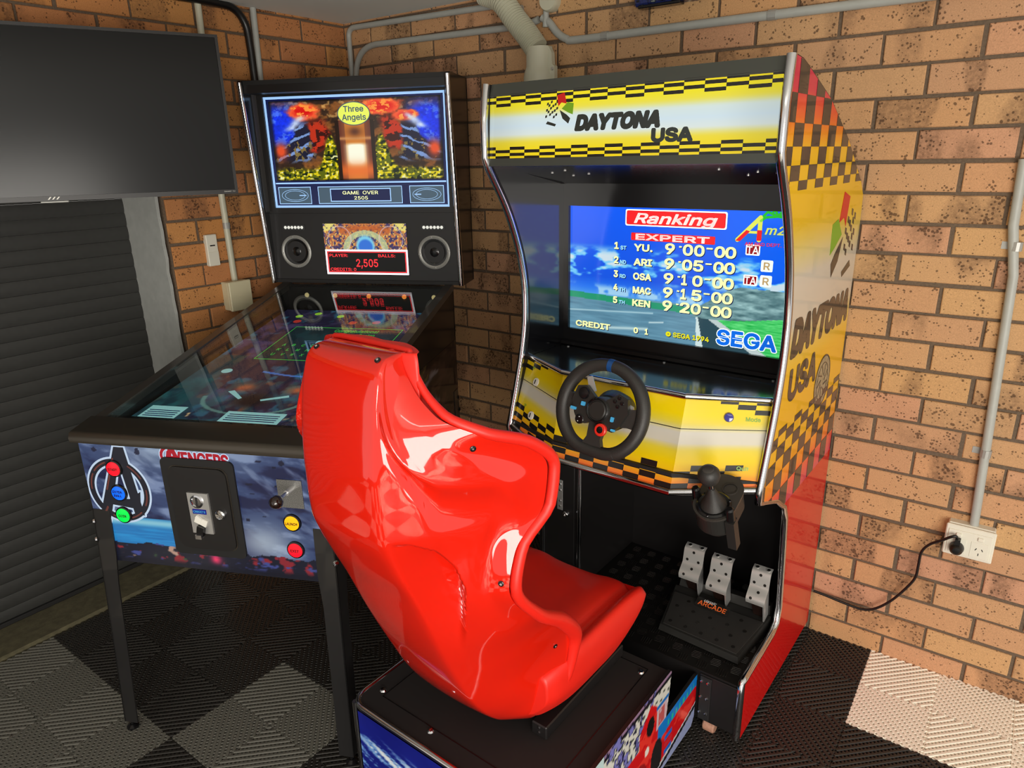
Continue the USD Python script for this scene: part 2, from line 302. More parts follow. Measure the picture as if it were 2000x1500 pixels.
def lay(thing, to_world, lo, x_hi, n_off, m):
    """running bond; to_world(x, depth, z). Bricks in view are parts of the wall, the rest is one piece of stuff."""
    rest, vis = [], []
    for k in range(-3, 24):
        zt = ZT - k * CH; zb = zt - CH
        if zb < -0.03: zb = -0.03
        if zt > 2.4 or zt <= 0.0: continue
        x_lo = lo((zb + zt) / 2)
        for n in range(-40, 60, 2):
            c = n_off + PH * (n + (k % 2))
            x0, x1 = max(c, x_lo), min(c + 2 * PH, x_hi)
            if x1 - x0 < 0.03: continue
            b = one_brick(x1 - x0 - JT, zt - zb - JT, 0.03)
            v = np.array(b.vertices); j = rng.normal(0, 0.0012, 3); rot = rng.normal(0, 0.003)
            vx, vz = v[:, 0] - rot * v[:, 2], v[:, 2] + rot * v[:, 0]
            Wp = to_world((x0 + x1) / 2 + vx + j[0], v[:, 1] - 0.006 + j[1], (zb + zt) / 2 + vz + j[2])
            bm = trimesh.Trimesh(Wp, b.faces if to_world is wa else b.faces[:, ::-1], process=False)
            (vis if seen(Wp[:4]) and zt < 2.25 else rest).append(bm)
    vis.sort(key=lambda q: np.linalg.norm(np.asarray(q.vertices).mean(0) - CAM))
    rest += vis[295:]; vis = vis[:295]
    for q in vis: thing.part('brick', q, m)
    if rest: thing.part('brick_course', rest, m, kind='stuff')
wa = lambda x, d, z: np.stack([x, d, z], 1)          # the wall on the right, y = 0, room at y < 0
wb = lambda x, d, z: np.stack([-d, x, z], 1)         # the wall on the left, x = 0, room at x > 0
wall = Thing('wall_right', 'tan speckled brick wall with dark mortar behind the racing cabinet', kind='structure')
wall.part('mortar', bx(-0.25, 4.4, 0.0, 0.2, -0.04, 2.4), 'mortar')
lay(wall, wa, lambda z: 0.0, 3.5, 2.33 - 0.24 * 15, 'brick_tan')
# the left wall has the shutter opening from y=-0.965 on
DX0, DX1, DTOP = -3.3, -0.965, 2.046 - CH * 2
wall = Thing('wall_left', 'orange speckled brick wall around the dark roller shutter', kind='structure')
wall.part('mortar', cat(bx(-0.245, 0.0, DX1, 0.0, -0.04, 2.4), bx(-0.245, 0.0, -4.2, DX1, DTOP, 2.4)), 'mortar')
lay(wall, wb, lambda z: DX1 if z < DTOP else -4.2, 0.0, -0.012 - 0.24 * 18 + 0.011, 'brick_orange')
rev = [(0.0035 * math.sin(9.1 * i) + 0.002 * math.sin(23.7 * i + 1)) for i in range(40)]
edge = [(0.006 + rev[i], i * 2.046 / 39) for i in range(40)]
single('trim_1', place(extr(Polygon([(-0.25, 0)] + edge + [(-0.25, 2.046)]), 0.012), (0, DX1 - 0.013, 0), U, Z3), 'grey_render', 'pale grey rendered reveal beside the roller shutter', None, kind='structure')
single('trim_2', bx(-0.27, -0.045, -4.2, DX1 + 0.0, -0.05, 0.012, 0.003), 'concrete', 'mossy concrete sill strip along the foot of the roller shutter', None, kind='structure')
door = Thing('door_1', 'dark charcoal roller shutter with narrow curved slats under the television', kind='structure', base=(-0.245, -2.0, 0))
sh = 0.052
for k in range(40):
    z0 = 0.02 + k * sh; zz = [(-0.26, z0), (-0.2420, z0), (-0.2392, z0 + 0.010), (-0.2380, z0 + 0.025), (-0.2392, z0 + 0.040), (-0.2420, z0 + sh - 0.001), (-0.26, z0 + sh - 0.001)]
    door.part('slat', place(extr(Polygon(zz), 3.2), (0, DX1 - 0.02, 0), U, Z3), 'shutter', smooth=40)
door.part('bottom_rail', bx(-0.265, -0.225, -4.1, DX1 - 0.02, 0.0125, 0.03, 0.003), 'black_matte')
single('ceiling', bx(-0.3, 4.6, -4.6, 0.25, 2.23, 2.28), 'ceiling_paint', 'plain off-white painted ceiling', None, kind='structure')

# floor: ribbed interlocking tiles on a slab
TX, TY, TX0 = 0.4105, 0.4065, 2.424
def tile_mesh():
    """a ribbed tile: concentric diamond ribs over a lower cross grid, pads at the corners; top at z=0"""
    h, N, parts = 0.2, 18, []
    pit = 0.4 / N
    def bar(p, q, wd, z0, z1):
        p, q = np.array(p), np.array(q); d = q - p; L = np.linalg.norm(d)
        if L < 0.004: return
        d /= L; n = np.array([-d[1], d[0]]); c = 0.0014
        V = []
        for e, (w_, z) in zip((0, 0, 0, 0), ((wd / 2, z0), (wd / 2, z1 - c), (wd / 2 - c, z1), (0, 0))[:3]):
            for s_ in (-1, 1):
                for r in (p, q): V.append((*(r + n * s_ * w_), z))
        # rows: (-,p)(-,q)(+,p)(+,q) for three levels
        F = []
        def quad(a, b, c_, d_): F.extend([(a, b, c_), (a, c_, d_)])
        quad(0, 1, 5, 4); quad(4, 5, 9, 8); quad(8, 9, 11, 10); quad(10, 11, 7, 6); quad(6, 7, 3, 2); quad(1, 3, 7, 5); quad(2, 0, 4, 6); quad(5, 7, 11, 9); quad(6, 4, 8, 10)
        parts.append(trimesh.Trimesh(V, F, process=False))
    g = 0.0012
    for sx in (-1, 1):
        for sy in (-1, 1):
            for k in range(N):
                c = (k + 0.5) * pit
                x0, x1 = max(0.0, c - h), min(c, h)
                a, b = (x0 + g if c <= h else x0, c - x0), (x1, c - x1)
                a = (min(max(a[0], g), h - g), min(max(a[1], g), h - g)); b = (min(max(b[0], g), h - g), min(max(b[1], g), h - g))
                bar((sx * a[0], sy * a[1]), (sx * b[0], sy * b[1]), 0.0088, -0.012, 0.0)
            for k in range(-12, 13):               # lower cross ribs, perpendicular to the rib of this quadrant
                o = k * pit * 0.72
                xs = (max(0, o), min(h, h + o))
                if xs[1] - xs[0] > 0.004: bar((sx * xs[0], sy * (xs[0] - o)), (sx * xs[1], sy * (xs[1] - o)), 0.007, -0.0125, -0.0022)
    for s_ in (-1, 1):                             # the four edges and the middle seam
        bar((-h + g, s_ * (h - 0.003)), (h - g, s_ * (h - 0.003)), 0.004, -0.012, -0.003); bar((s_ * (h - 0.003), -h + g), (s_ * (h - 0.003), h - g), 0.004, -0.012, -0.003)
    bar((-h + g, 0), (h - g, 0), 0.003, -0.012, -0.002); bar((0, -h + g), (0, h - g), 0.003, -0.012, -0.002)
    return trimesh.util.concatenate(parts)
tm_ = tile_mesh()
floor = Thing('floor', 'floor of ribbed black, grey and white interlocking plastic tiles', kind='structure')
floor.part('slab', bx(-0.045, 4.6, -4.6, 0.0, -0.08, -0.0125), 'slab')
GREY = {(3, 3), (4, 4), (5, 4), (4, 5), (3, 5)}
for i in range(-5, 7):
    for j in range(0, 10):
        cx, cy = TX0 - (i - 0.5) * TX, -(j + 0.5) * TY
        if cx < -0.1 or cx > 4.5: continue
        q = tm_.copy(); v = np.array(q.vertices); v[:, 0] = v[:, 0] * TX / 0.4 + cx; v[:, 1] = v[:, 1] * TY / 0.4 + cy
        if v[:, 1].max() > 0.0: v[:, 1] = np.minimum(v[:, 1], -0.002)
        m_ = 'tile_white' if (i <= 0 and j == 0) or (j >= 6 and (i + j) % 2) else 'tile_grey' if (i - 1, j) in {(3, 3), (4, 4), (5, 4), (3, 5), (5, 5)} else 'tile_black'
        q.vertices = v; floor.part('floor_tile', q, m_)
#@@STRUCT_END
# ---------------------------------------------------------------- racing cabinet (frame D: a across, b towards the wall, z up)
HW = 0.41
front = [(-0.770, 1.838), (-0.783, 1.745), (-0.783, 1.650), (-0.772, 1.622), (-0.700, 1.517), (-0.652, 1.418), (-0.626, 1.340), (-0.612, 1.262), (-0.612, 1.160), (-0.630, 1.060), (-0.664, 0.945), (-0.703, 0.830)]
foot_r = [(-0.700, 0.800), (-0.660, 0.785), (-0.556, 0.746), (-0.470, 0.690), (-0.440, 0.640), (-0.413, 0.478), (-0.390, 0.310), (-0.400, 0.255), (-0.440, 0.238), (-0.690, 0.228), (-0.690, 0.032)]
backl = [(-0.015, 0.032), (-0.012, 1.450), (-0.018, 1.525), (-0.065, 1.565), (-0.267, 1.678), (-0.478, 1.767), (-0.678, 1.823), (-0.722, 1.834)]
fr_s = [(q[0], q[1]) for q in crom([(a, b) for a, b in front[3:]], 4)]
outline = front[:3] + fr_s + foot_r + backl
cab = Thing('racing_arcade_cabinet', 'tall yellow, white and red chequered racing arcade cabinet with a lit game screen', 'arcade cabinet', D, (0, -0.35, 0))
sidepoly = Polygon(outline).buffer(0)
def side_col(z):
    return gramp(z, [(0.0, (206, 16, 16)), (0.709, (206, 16, 16)), (0.712, (212, 62, 96)), (0.770, (236, 84, 66)), (0.800, (245, 130, 36)), (0.850, (242, 160, 20)), (0.90, (240, 182, 8)), (1.10, (238, 184, 8)), (1.17, (226, 192, 90)), (1.24, (208, 198, 180)), (1.36, (206, 200, 186)), (1.42, (214, 200, 130)), (1.50, (230, 186, 12)), (1.655, (240, 188, 10)), (1.685, (240, 152, 20)), (1.725, (230, 96, 42)), (1.755, (226, 74, 56)), (1.775, (206, 46, 72)), (1.84, (200, 40, 74))])
def side_panel(a_out, sgn):
    bodym = place(extr(sidepoly, 0.018), (a_out - 0.018 if sgn > 0 else a_out, 0, 0), V3, Z3)
    return bodym
cab.part('side_panel', side_panel(HW, 1), 'black_satin'); cab.part('side_panel', side_panel(-HW, -1), 'black_satin')
# printed sheet on the right side: horizontal colour bands (cut into strips so that the colours follow the height)
strips, cols = [], []
zz = np.unique(np.concatenate([np.linspace(0.034, 0.70, 8), np.linspace(0.70, 0.72, 9), np.linspace(0.72, 1.836, 110)]))
for z0, z1 in zip(zz[:-1], zz[1:]):
    c = sidepoly.buffer(-0.002).intersection(sbox(-1, z0, 1, z1))
    if c.is_empty: continue
    for g in getattr(c, 'geoms', [c]):
        if g.area < 1e-8: continue
        v, f = trimesh.creation.triangulate_polygon(g, engine='earcut')
        strips.append(trimesh.Trimesh(np.stack([v[:, 0], v[:, 1], 0 * v[:, 0]], 1), f, process=False)); cols.append(side_col(v[:, 1]))
sheet = trimesh.util.concatenate(strips)
SO = np.array([HW + 0.0006, 0, 0])
cab.part('side_art', place(sheet, SO, V3, Z3), 'print_side', col=lin(np.vstack(cols)), label='glossy right side art of chequers fading from red to yellow')
def clip_cells(cells):
    ms = []
    for x0, x1, z0, z1 in cells:
        c = sidepoly.buffer(-0.003).intersection(sbox(x0, z0, x1, z1))
        if not c.is_empty and c.area > 1e-7: ms.append(extr(c, 0.0004))
    return trimesh.util.concatenate(ms)
P('print_side_black', C(62, 55, 48), 0.3, coat=0.55, spec=0.1, coat_rough=0.02, coat_ior=1.45)
cells, rows = [], [1.85, 1.766, 1.708, 1.660, 1.621, 1.588, 1.567]
for r in range(6):
    for k in range(-2, 12):
        if (k - r) % 2 == 0: cells.append((-0.74 + 0.0665 * k, -0.74 + 0.0665 * (k + 1), rows[r + 1], rows[r]))
n_up = len(cells)
rows2 = [0.973, 0.955, 0.925, 0.887, 0.841, 0.784, 0.712]
for r in range(6):
    for k in range(-3, 11):
        if (k - r) % 2 == 0: cells.append((-0.622 + 0.0665 * k, -0.622 + 0.0665 * (k + 1), rows2[r + 1], rows2[r]))
for cc_ in (cells[:n_up], cells[n_up:]): cab.part('chequer_print', place(clip_cells(cc_), SO + [0.0004, 0, 0], V3, Z3), 'print_side_black')
def on_side(m): return place(m, SO + [0.0004, 0, 0], V3, Z3)
cab.part('side_lettering', on_side(cat(heavy('DAYTONA', 0.560, 0.102, -0.594, 1.154, 0.0085, 0.14), heavy('USA', 0.255, 0.090, -0.580, 1.034, 0.0045, 0.02))), 'print_side_black')
def flagset(s, ox, oy, mir=1):
    """three waving flags and a chequered one (unit about 1 wide)"""
    f = lambda pts: affinity.translate(affinity.scale(Polygon([(mir * x, y) for x, y in pts]), s, s, origin=(0, 0)), ox, oy)
    red = f([(-0.05, 0.42), (0.20, 0.48), (0.28, 0.18), (0.10, 0.22), (0.0, 0.12)]); green = f([(0.12, 0.05), (0.32, 0.22), (0.52, 0.18), (0.50, -0.12), (0.34, -0.06)]); black = f([(0.05, 0.02), (0.30, -0.12), (0.42, -0.22), (0.36, -0.36), (0.16, -0.22)])
    chk = []
    for i in range(6):
        for j in range(5):
            if (i + j) % 2 == 0:
                x, y = -0.45 + i * 0.068 + j * 0.012, -0.18 + j * 0.085 + 0.05 * math.sin(i * 0.9)
                chk.append(f([(x, y), (x + 0.062, y + 0.02), (x + 0.068, y + 0.085), (x + 0.008, y + 0.07)]))
    chk += [f([(-0.42, -0.34), (-0.1, -0.42), (-0.06, -0.36), (-0.36, -0.27)])]
    return extr(red, 0.0004), extr(green, 0.0004), trimesh.util.concatenate([extr(black, 0.0004)] + [extr(c, 0.0004) for c in chk])
for nm, m_, mt in zip(('red_flag', 'green_flag', 'chequered_flag'), flagset(0.27, -0.19, 1.415, -1), ('print_red', 'print_green', 'print_side_black')): cab.part(nm, on_side(m_), mt)
md = [Point(0, 0).buffer(0.079, quad_segs=12)]
medal = extr(md[0], 0.0006)
cab.part('medallion', place(medal, SO + [0, -0.240, 1.005], V3, Z3), 'medallion')
ringm = cat(extr(Point(0, 0).buffer(0.081, quad_segs=12).difference(Point(0, 0).buffer(0.076, quad_segs=12)), 0.001), extr(Point(0, 0).buffer(0.058, quad_segs=12).difference(Point(0, 0).buffer(0.055, quad_segs=12)), 0.001), *[extr(LineString([(0.02 * math.cos(a), 0.02 * math.sin(a)), (0.05 * math.cos(a + .5), 0.05 * math.sin(a + .5))]).buffer(0.002), 0.001) for a in np.arange(9) * 0.698])
cab.part('medallion_line', place(ringm, SO + [0.0002, -0.240, 1.005], V3, Z3), 'print_side_black')
# chrome edge moulding along the front of both sides
mould = [(b - 0.002, z) for b, z in front[:3]] + fr_s + foot_r
mp = []
for q0, q1 in zip(mould[:-1], mould[1:]):
    n_ = max(1, int(math.hypot(q1[0] - q0[0], q1[1] - q0[1]) / 0.03)); mp += [(q0[0] + (q1[0] - q0[0]) * i / n_, q0[1] + (q1[1] - q0[1]) * i / n_) for i in range(n_)]
mp.append(mould[-1])
for sg in (1, -1): cab.part('edge_moulding', tube([(sg * (HW - 0.009), b, z) for b, z in mp], 0.0105, 16), 'chrome', smooth=80)
IW = HW - 0.018
liner = [(-0.765, 1.635), (-0.42, 1.567), (-0.40, 1.567), (-0.40, 1.045), (-0.60, 1.045)] + [(b + 0.012, z) for b, z in fr_s[::-1] if z > 1.05]
for sg in (1, -1): cab.part('inner_liner', place(extr(Polygon(liner).buffer(0), 0.0012), (sg * IW - (0.0012 if sg > 0 else 0), 0, 0), V3, Z3), 'black_mirror')
# marquee: back-lit sheet with black bars, strips above and below
MT, MB_ = np.array([0, -0.766, 1.810]), np.array([0, -0.777, 1.646]); my = MT - MB_; mh = np.linalg.norm(my); my_ = my / mh
def marq(s, t):
    c = gramp(t, [(0, (238, 206, 20)), (0.16, (240, 214, 30)), (0.26, (236, 216, 60)), (0.37, (218, 228, 222)), (0.5, (206, 224, 232)), (0.64, (212, 226, 220)), (0.74, (234, 220, 70)), (0.84, (240, 224, 30)), (1, (240, 214, 24))])
    f = 1 - 0.10 * sm(np.abs(s - 0.5), 0.3, 0.5); return c * f[:, None]
g_, c_ = grid(marq, MB_ - U * IW, U * 2 * IW, my, 40, 40)
cab.part('marquee', g_, 'print_lit', col=c_)
bars = [[], []]
cw, ch_ = 2 * IW / 16, 0.0078
for k in range(17):
    for r in range(4):
        x0 = -IW + (k - 0.55) * cw; x1 = x0 + cw; x0, x1 = max(x0, -IW), min(x1, IW)
        if x1 - x0 < 0.004: continue
        if (k + r) % 2 == 0: bars[0].append((x0, x1, mh - (r + 1) * ch_, mh - r * ch_))
        if (k + r) % 2 == 1: bars[1].append((x0, x1, r * ch_, (r + 1) * ch_))
for bb_ in bars: cab.part('marquee_bars', place(trimesh.util.concatenate([extr(sbox(x0, y0, x1, y1), 0.0005) for x0, x1, y0, y1 in bb_]), MB_ + [0, -0.0004, 0], U, my_), 'print_black')
P('print_slate', C(44, 50, 48), 0.3, coat=0.3)
zt = lambda z: (z - MB_[2]) / my_[2]
cab.part('marquee_lettering', place(cat(heavy('DAYTONA', 0.234, 0.039, -0.117, zt(1.7100), 0.0034, 0.22), heavy('USA', 0.104, 0.0315, 0.096, zt(1.6775), 0.0022)), MB_ + [0, -0.0006, 0], U, my_), 'print_slate')
for nm, m_, mt in zip(('red_flag', 'green_flag', 'chequered_flag'), flagset(0.088, -0.168, zt(1.760)), ('print_red', 'print_green', 'print_slate')): cab.part(nm, place(m_, MB_ + [0, -0.0008, 0], U, my_), mt)
P('marquee_strip', C(70, 72, 66), 0.4, 0.2)
cab.part('marquee_strip', hull([(sx * IW, b, z) for sx in (-1, 1) for b, z in ((-0.768, 1.806), (-0.758, 1.838), (-0.735, 1.838), (-0.735, 1.806))]), 'marquee_strip'); cab.part('marquee_strip', hull([(sx * IW, b, z) for sx in (-1, 1) for b, z in ((-0.780, 1.648), (-0.781, 1.628), (-0.755, 1.626), (-0.755, 1.648))]), 'marquee_strip')
cab.part('roof', place(extr(Polygon([(-0.74, 1.836), (-0.722, 1.832), (-0.678, 1.821), (-0.478, 1.765), (-0.267, 1.676), (-0.065, 1.563), (-0.02, 1.523), (-0.02, 1.50), (-0.27, 1.655), (-0.5, 1.745), (-0.74, 1.815)]), 2 * IW), (-IW, 0, 0), V3, Z3), 'black_matte')
cab.part('back_panel', bx(-IW, IW, -0.022, -0.014, 0.04, 1.52), 'black_matte')
cab.part('light_box_floor', hull([(sx * IW, b, z) for sx in (-1, 1) for b, z in ((-0.765, 1.632), (-0.765, 1.640), (-0.40, 1.577), (-0.40, 1.567))]), 'black_mirror')
for a, b in ((-0.29, -0.62), (-0.22, -0.66), (-0.25, -0.57), (-0.18, -0.6), (0.22, -0.66), (0.30, -0.62), (0.26, -0.57), (0.34, -0.6)):
    z = 1.632 - (b + 0.765) / 0.365 * 0.065; cab.part('screw', cyl((a, b, z + 0.001), (a, b, z - 0.002), 0.004, n=10), 'steel')
# monitor
SX0, SX1, SZ0, SZ1 = -0.372, 0.357, 1.099, 1.500
bez = sbox(-IW, 1.045, IW, 1.569).difference(sbox(SX0, SZ0, SX1, SZ1))
mon = cab.part('monitor', place(extr(bez, 0.02), (0, -0.388, 0), U, Z3), 'black_gloss')
def road(s, t):
    c = gramp(t, [(0, (70, 140, 170)), (0.30, (96, 150, 172)), (0.31, (70, 150, 235)), (0.36, (40, 120, 240)), (0.45, (8, 84, 226)), (1.0, (0, 92, 250))])
    c = mixc(c, (0, 110, 255), 0.5 * sm(s, 0.55, 0.8) * sm(t, 0.4, 0.6))
    n = fb(s * 1.8, t * 2.6, 5.5, 3); band = sm(t, 0.40, 0.50) * (1 - sm(t, 0.58, 0.72))
    c = mixc(c, (110, 200, 250), 1.6 * band * sm(n, 0.52, 0.62)); c = mixc(c, (205, 225, 235), 1.3 * band * sm(n, 0.58, 0.68))
    hor = sm(t, 0.30, 0.32) * (1 - sm(t, 0.35, 0.41)); c = mixc(c, (170, 215, 240), 0.9 * hor * sm(fb(s * 2, t, 9, 8), 0.5, 0.62))
    hz = 0.30 - 0.05 * s
    c = mixc(c, (30, 150, 110), (t < hz + 0.015) & (t > hz - 0.035))
    rd = t < hz - 0.035
    n2 = fb(s * 2, t * 14, 5, 5); road_c = np.stack([92 + 50 * (n2 - .5), 140 + 60 * (n2 - .5), 164 + 60 * (n2 - .5)], -1)
    c = np.where(rd[:, None], road_c, c)
    c = mixc(c, (185, 220, 228), 0.8 * rd * np.exp(-((t - 0.155 - 0.12 * s) / 0.006) ** 2) * (s < 0.42))
    c = mixc(c, (205, 228, 230), 0.9 * rd * np.exp(-((t - 0.14 - 0.22 * (s - 0.45)) / 0.006) ** 2) * (s > 0.40) * (s < 0.47))
    c = mixc(c, (200, 225, 225), 0.8 * rd * np.exp(-((t - 0.04 - 0.16 * (s - 0.18)) / 0.012) ** 2) * (s > 0.18) * (s < 0.4))
    e = 0.615 + (0.235 - t) * 0.08; w = 0.006 + 0.08 * (0.235 - t); c = mixc(c, (205, 225, 225), rd * (np.abs(s - e) < w * 0.6))
    g0 = 0.655 + (0.265 - t) * 0.95
    c = mixc(c, (40, 72, 84), rd * (s > e + w * 0.6) * (s < g0 - 0.03)); c = mixc(c, (190, 205, 205), rd * (s > g0 - 0.035 - 0.09 * (0.26 - t)) * (s < g0))
    gr = (s > g0) & (t < 0.46 - 0.10 * (1 - s)); n3 = fb(s * 4, t * 60, 6, 11)
    c = np.where((gr & (t < 0.30 + 0.02 * np.sin(s * 20)))[:, None], np.stack([50 + 160 * (n3 - .4), 190 + 110 * (n3 - .4), 90 + 120 * (n3 - .4)], -1), c)
    rock = (s > 0.60) & (t > 0.255 + 0.04 * np.sin(s * 7)) & (t < 0.22 + 0.23 * sm(s, 0.52, 0.80) + 0.03 * fb(s, t, 12, 2))
    n4 = fb(s * 2, t * 4, 12, 21); c = np.where(rock[:, None], np.stack([70 + 190 * (n4 - .3), 110 + 190 * (n4 - .3), 116 + 180 * (n4 - .3)], -1), c)
    return c
g_, c_ = grid(road, (SX0, -0.3965, SZ0), U * (SX1 - SX0), Z3 * (SZ1 - SZ0), 320, 180)
scr = cab.part('game_screen', g_, 'print_lit', col=c_)
# everything printed on the game screen
SW, SH = SX1 - SX0, SZ1 - SZ0
def on_scr(m, lift=0.0004): return place(m, (SX0, -0.3965 - lift, SZ0), U, Z3)
def scr_txt(items, m, nm, off=True, r=0.0009):
    for row in sorted({q[6] if len(q) > 6 else 0 for q in items}):
        ms = [heavy(q[0], q[3] * SW, q[4] * SH, q[1] * SW, q[2] * SH, r, q[5], 0.0003) for q in items if (q[6] if len(q) > 6 else 0) == row]
        if off: cab.part(nm + '_shadow', on_scr(trimesh.util.concatenate([affine2(q, 0.0020, -0.0020) for q in ms]), 0.0003), 'screen_navy')
        cab.part(nm, on_scr(trimesh.util.concatenate(ms), 0.0008), m)
def affine2(m, dx, dy): q = m.copy(); q.apply_translation((dx, dy, 0)); return q
rr = lambda x0, x1, y0, y1, r: rrect(x0 * SW, x1 * SW, y0 * SH, y1 * SH, r)
cab.part('sign_border', on_scr(cat(extr(rr(0.275, 0.715, 0.862, 0.985, 0.006), 0.0003)), 0.0004), 'screen_white'); cab.part('sign_panel', on_scr(cat(extr(rr(0.281, 0.709, 0.872, 0.975, 0.005), 0.0003), extr(rr(0.305, 0.672, 0.755, 0.812, 0.003), 0.0003)), 0.0008), 'screen_red')
scr_txt([('Ranking', 0.315, 0.885, 0.35, 0.076, 0.45, 0), ('EXPERT', 0.325, 0.760, 0.325, 0.046, 0.0, 1)], 'screen_white', 'sign_lettering', r=0.0007)
rowz = [0.680, 0.570, 0.460, 0.353, 0.252]
names = [('1', 'ST', 'YU.', "9'00\"00"), ('2', 'ND', 'ARI', "9'05\"00"), ('3', 'RD', 'OSA', "9'10\"00"), ('4', 'TH', 'MAC', "9'15\"00"), ('5', 'TH', 'KEN', "9'20\"00")]
it, cy_ = [], []
for rw, (z, (n1, n2, n3, n4)) in enumerate(zip(rowz, names)):
    it += [(n1, 0.225, z, 0.022, 0.054, 0, rw * 3 + 10), (n3, 0.320, z - 0.005, 0.086, 0.054, 0, rw * 3 + 11)]; cy_.append((n2, 0.255, z - 0.002, 0.029, 0.030, 0, rw))
    for ch, x in zip(n4, (0.462, 0.523, 0.540, 0.588, 0.639, 0.672, 0.716)): it.append((ch, x, z - (0.012 if ch not in "'\"" else -0.03), 0.044 if ch not in "'\"1" else (0.012 if ch == "'" else 0.026), 0.080 if ch not in "'\"" else 0.022, 0, rw * 3 + 12))
it += [('CREDIT', 0.033, 0.022, 0.182, 0.050, 0, 9), ('0', 0.331, 0.030, 0.022, 0.047, 0, 8), ('1', 0.385, 0.030, 0.016, 0.047, 0, 7)]
scr_txt(it, 'screen_cream', 'score_lettering'); scr_txt(cy_, 'screen_cyan', 'rank_lettering', r=0.0003); scr_txt([('© SEGA 1994', 0.483, 0.042, 0.192, 0.038, 0)], 'screen_yellow', 'notice_lettering', r=0.0004)
for nm, x0, x1, z in (('badge', 0.795, 0.850, 0.698), ('badge', 0.795, 0.850, 0.488)):
    cab.part(nm, on_scr(extr(rr(x0, x1, z, z + 0.075, 0.004), 0.0003), 0.0004), 'screen_white'); cab.part('badge_panel', on_scr(extr(rr(x0 + 0.005, x1 - 0.005, z + 0.010, z + 0.065, 0.001), 0.0003), 0.0008), 'screen_maroon')
    cab.part('badge_lettering', on_scr(txt('TA', 0.045 * SW, 0.050 * SH, cx=(x0 + x1) / 2 * SW, y=(z + 0.012) * SH, d=0.0003), 0.0012), 'screen_white')
for x0, z in ((0.858, 0.592), (0.859, 0.488)):
    cab.part('badge', on_scr(extr(rr(x0, x0 + 0.045, z, z + 0.080, 0.004), 0.0003), 0.0004), 'screen_white'); cab.part('badge_lettering', on_scr(txt('R', 0.024 * SW, 0.050 * SH, cx=(x0 + 0.0225) * SW, y=(z + 0.015) * SH, d=0.0003), 0.0008), 'screen_tan')
sg_ = txt('SEGA', 0.275 * SW, 0.110 * SH, 0.0, x=0.690 * SW, y=0.025 * SH, d=0.0003)
cab.part('logo_outline', on_scr(extr(fat('SEGA', 0.236 * SW, 0.108 * SH, 0.708 * SW, 0.042 * SH, 0.0042), 0.0003), 0.0004), 'screen_white'); cab.part('logo_lettering', on_scr(extr(fat('SEGA', 0.236 * SW, 0.108 * SH, 0.708 * SW, 0.042 * SH, 0.0012), 0.0003), 0.0008), 'screen_blue')
cab.part('logo_lettering', on_scr(extr(shapely.union_all([LineString([(x * SW, y * SH), (x2 * SW, y2 * SH)]).buffer(0.0007) for x, y, x2, y2 in ((.715, .096, .750, .096), (.772, .096, .815, .096), (.832, .096, .870, .096))]), 0.0003), 0.0012), 'screen_white')
# team logo with palm, top right of the screen
px = lambda pts: Polygon([(x * SW, y * SH) for x, y in pts])
cab.part('team_logo_wave', on_scr(extr(px([(0.735, 0.80), (0.76, 0.83), (0.85, 0.86), (0.97, 0.88), (0.99, 0.875), (0.97, 0.85), (0.87, 0.82), (0.78, 0.795), (0.745, 0.785)]), 0.0003), 0.0004), 'screen_blue')
cab.part('team_logo_letter', on_scr(cat(extr(shapely.union_all([LineString([(0.76 * SW, 0.80 * SH), (0.842 * SW, 0.955 * SH)]).buffer(0.006), LineString([(0.842 * SW, 0.955 * SH), (0.842 * SW, 0.805 * SH)]).buffer(0.006)]), 0.0003), extr(LineString([(0.80 * SW, 0.855 * SH), (0.842 * SW, 0.855 * SH)]).buffer(0.0035), 0.0003), txt('m2', 0.070 * SW, 0.058 * SH, 0.3, x=0.862 * SW, y=0.845 * SH, d=0.0003)), 0.0008), 'gold_glow')
cab.part('team_logo_letter', on_scr(cat(extr(px([(0.752, 0.793), (0.792, 0.868), (0.806, 0.86), (0.770, 0.79)]), 0.0003), extr(px([(0.833, 0.80), (0.833, 0.87), (0.851, 0.87), (0.851, 0.80)]), 0.0003), txt('AM R&D DEPT. 2', 0.155 * SW, 0.022 * SH, x=0.79 * SW, y=0.765 * SH, d=0.0003)), 0.0012), 'screen_red')
cab.part('team_logo_palm', on_scr(extr(shapely.union_all([LineString([(0.905 * SW, 0.965 * SH), ((0.905 + 0.045 * math.cos(a)) * SW, (0.965 + 0.055 * math.sin(a)) * SH), ((0.905 + 0.062 * math.cos(a)) * SW, (0.94 + 0.045 * math.sin(a)) * SH)]).buffer(0.0034) for a in (-0.2, 0.4, 1.1, 1.9, 2.6, 3.3)]), 0.0003), 0.0008), 'screen_palm')
# shelf, control panel (three facets), trims
top = [(-IW, -0.605), (-0.197, -0.700), (0.190, -0.700), (IW, -0.605)]; bot = [(-IW, -0.698), (-0.190, -0.775), (0.192, -0.775), (IW, -0.698)]
TZ, BZ, BZC = 1.043, 0.838, 0.806
T3 = [np.array([a, b, TZ]) for a, b in top]; B3 = [np.array([bot[0][0], bot[0][1], BZ]), np.array([bot[1][0], bot[1][1], BZC]), np.array([bot[2][0], bot[2][1], BZC]), np.array([bot[3][0], bot[3][1], BZ])]
shelf_poly = Polygon([(a, b) for a, b in top] + [(IW, -0.395), (-IW, -0.395)])
cab.part('shelf', place(extr(shelf_poly, 0.012), (0, 0, TZ - 0.012), U, V3), 'black_mirror')
cab.part('shelf_lip', bx(-IW, IW, -0.425, -0.400, 1.043, 1.060, 0.003), 'black_gloss')
for a in (-0.35, 0.0, 0.33): cab.part('screw', cyl((a, -0.44, 1.043), (a, -0.44, 1.0455), 0.004, n=10), 'steel')
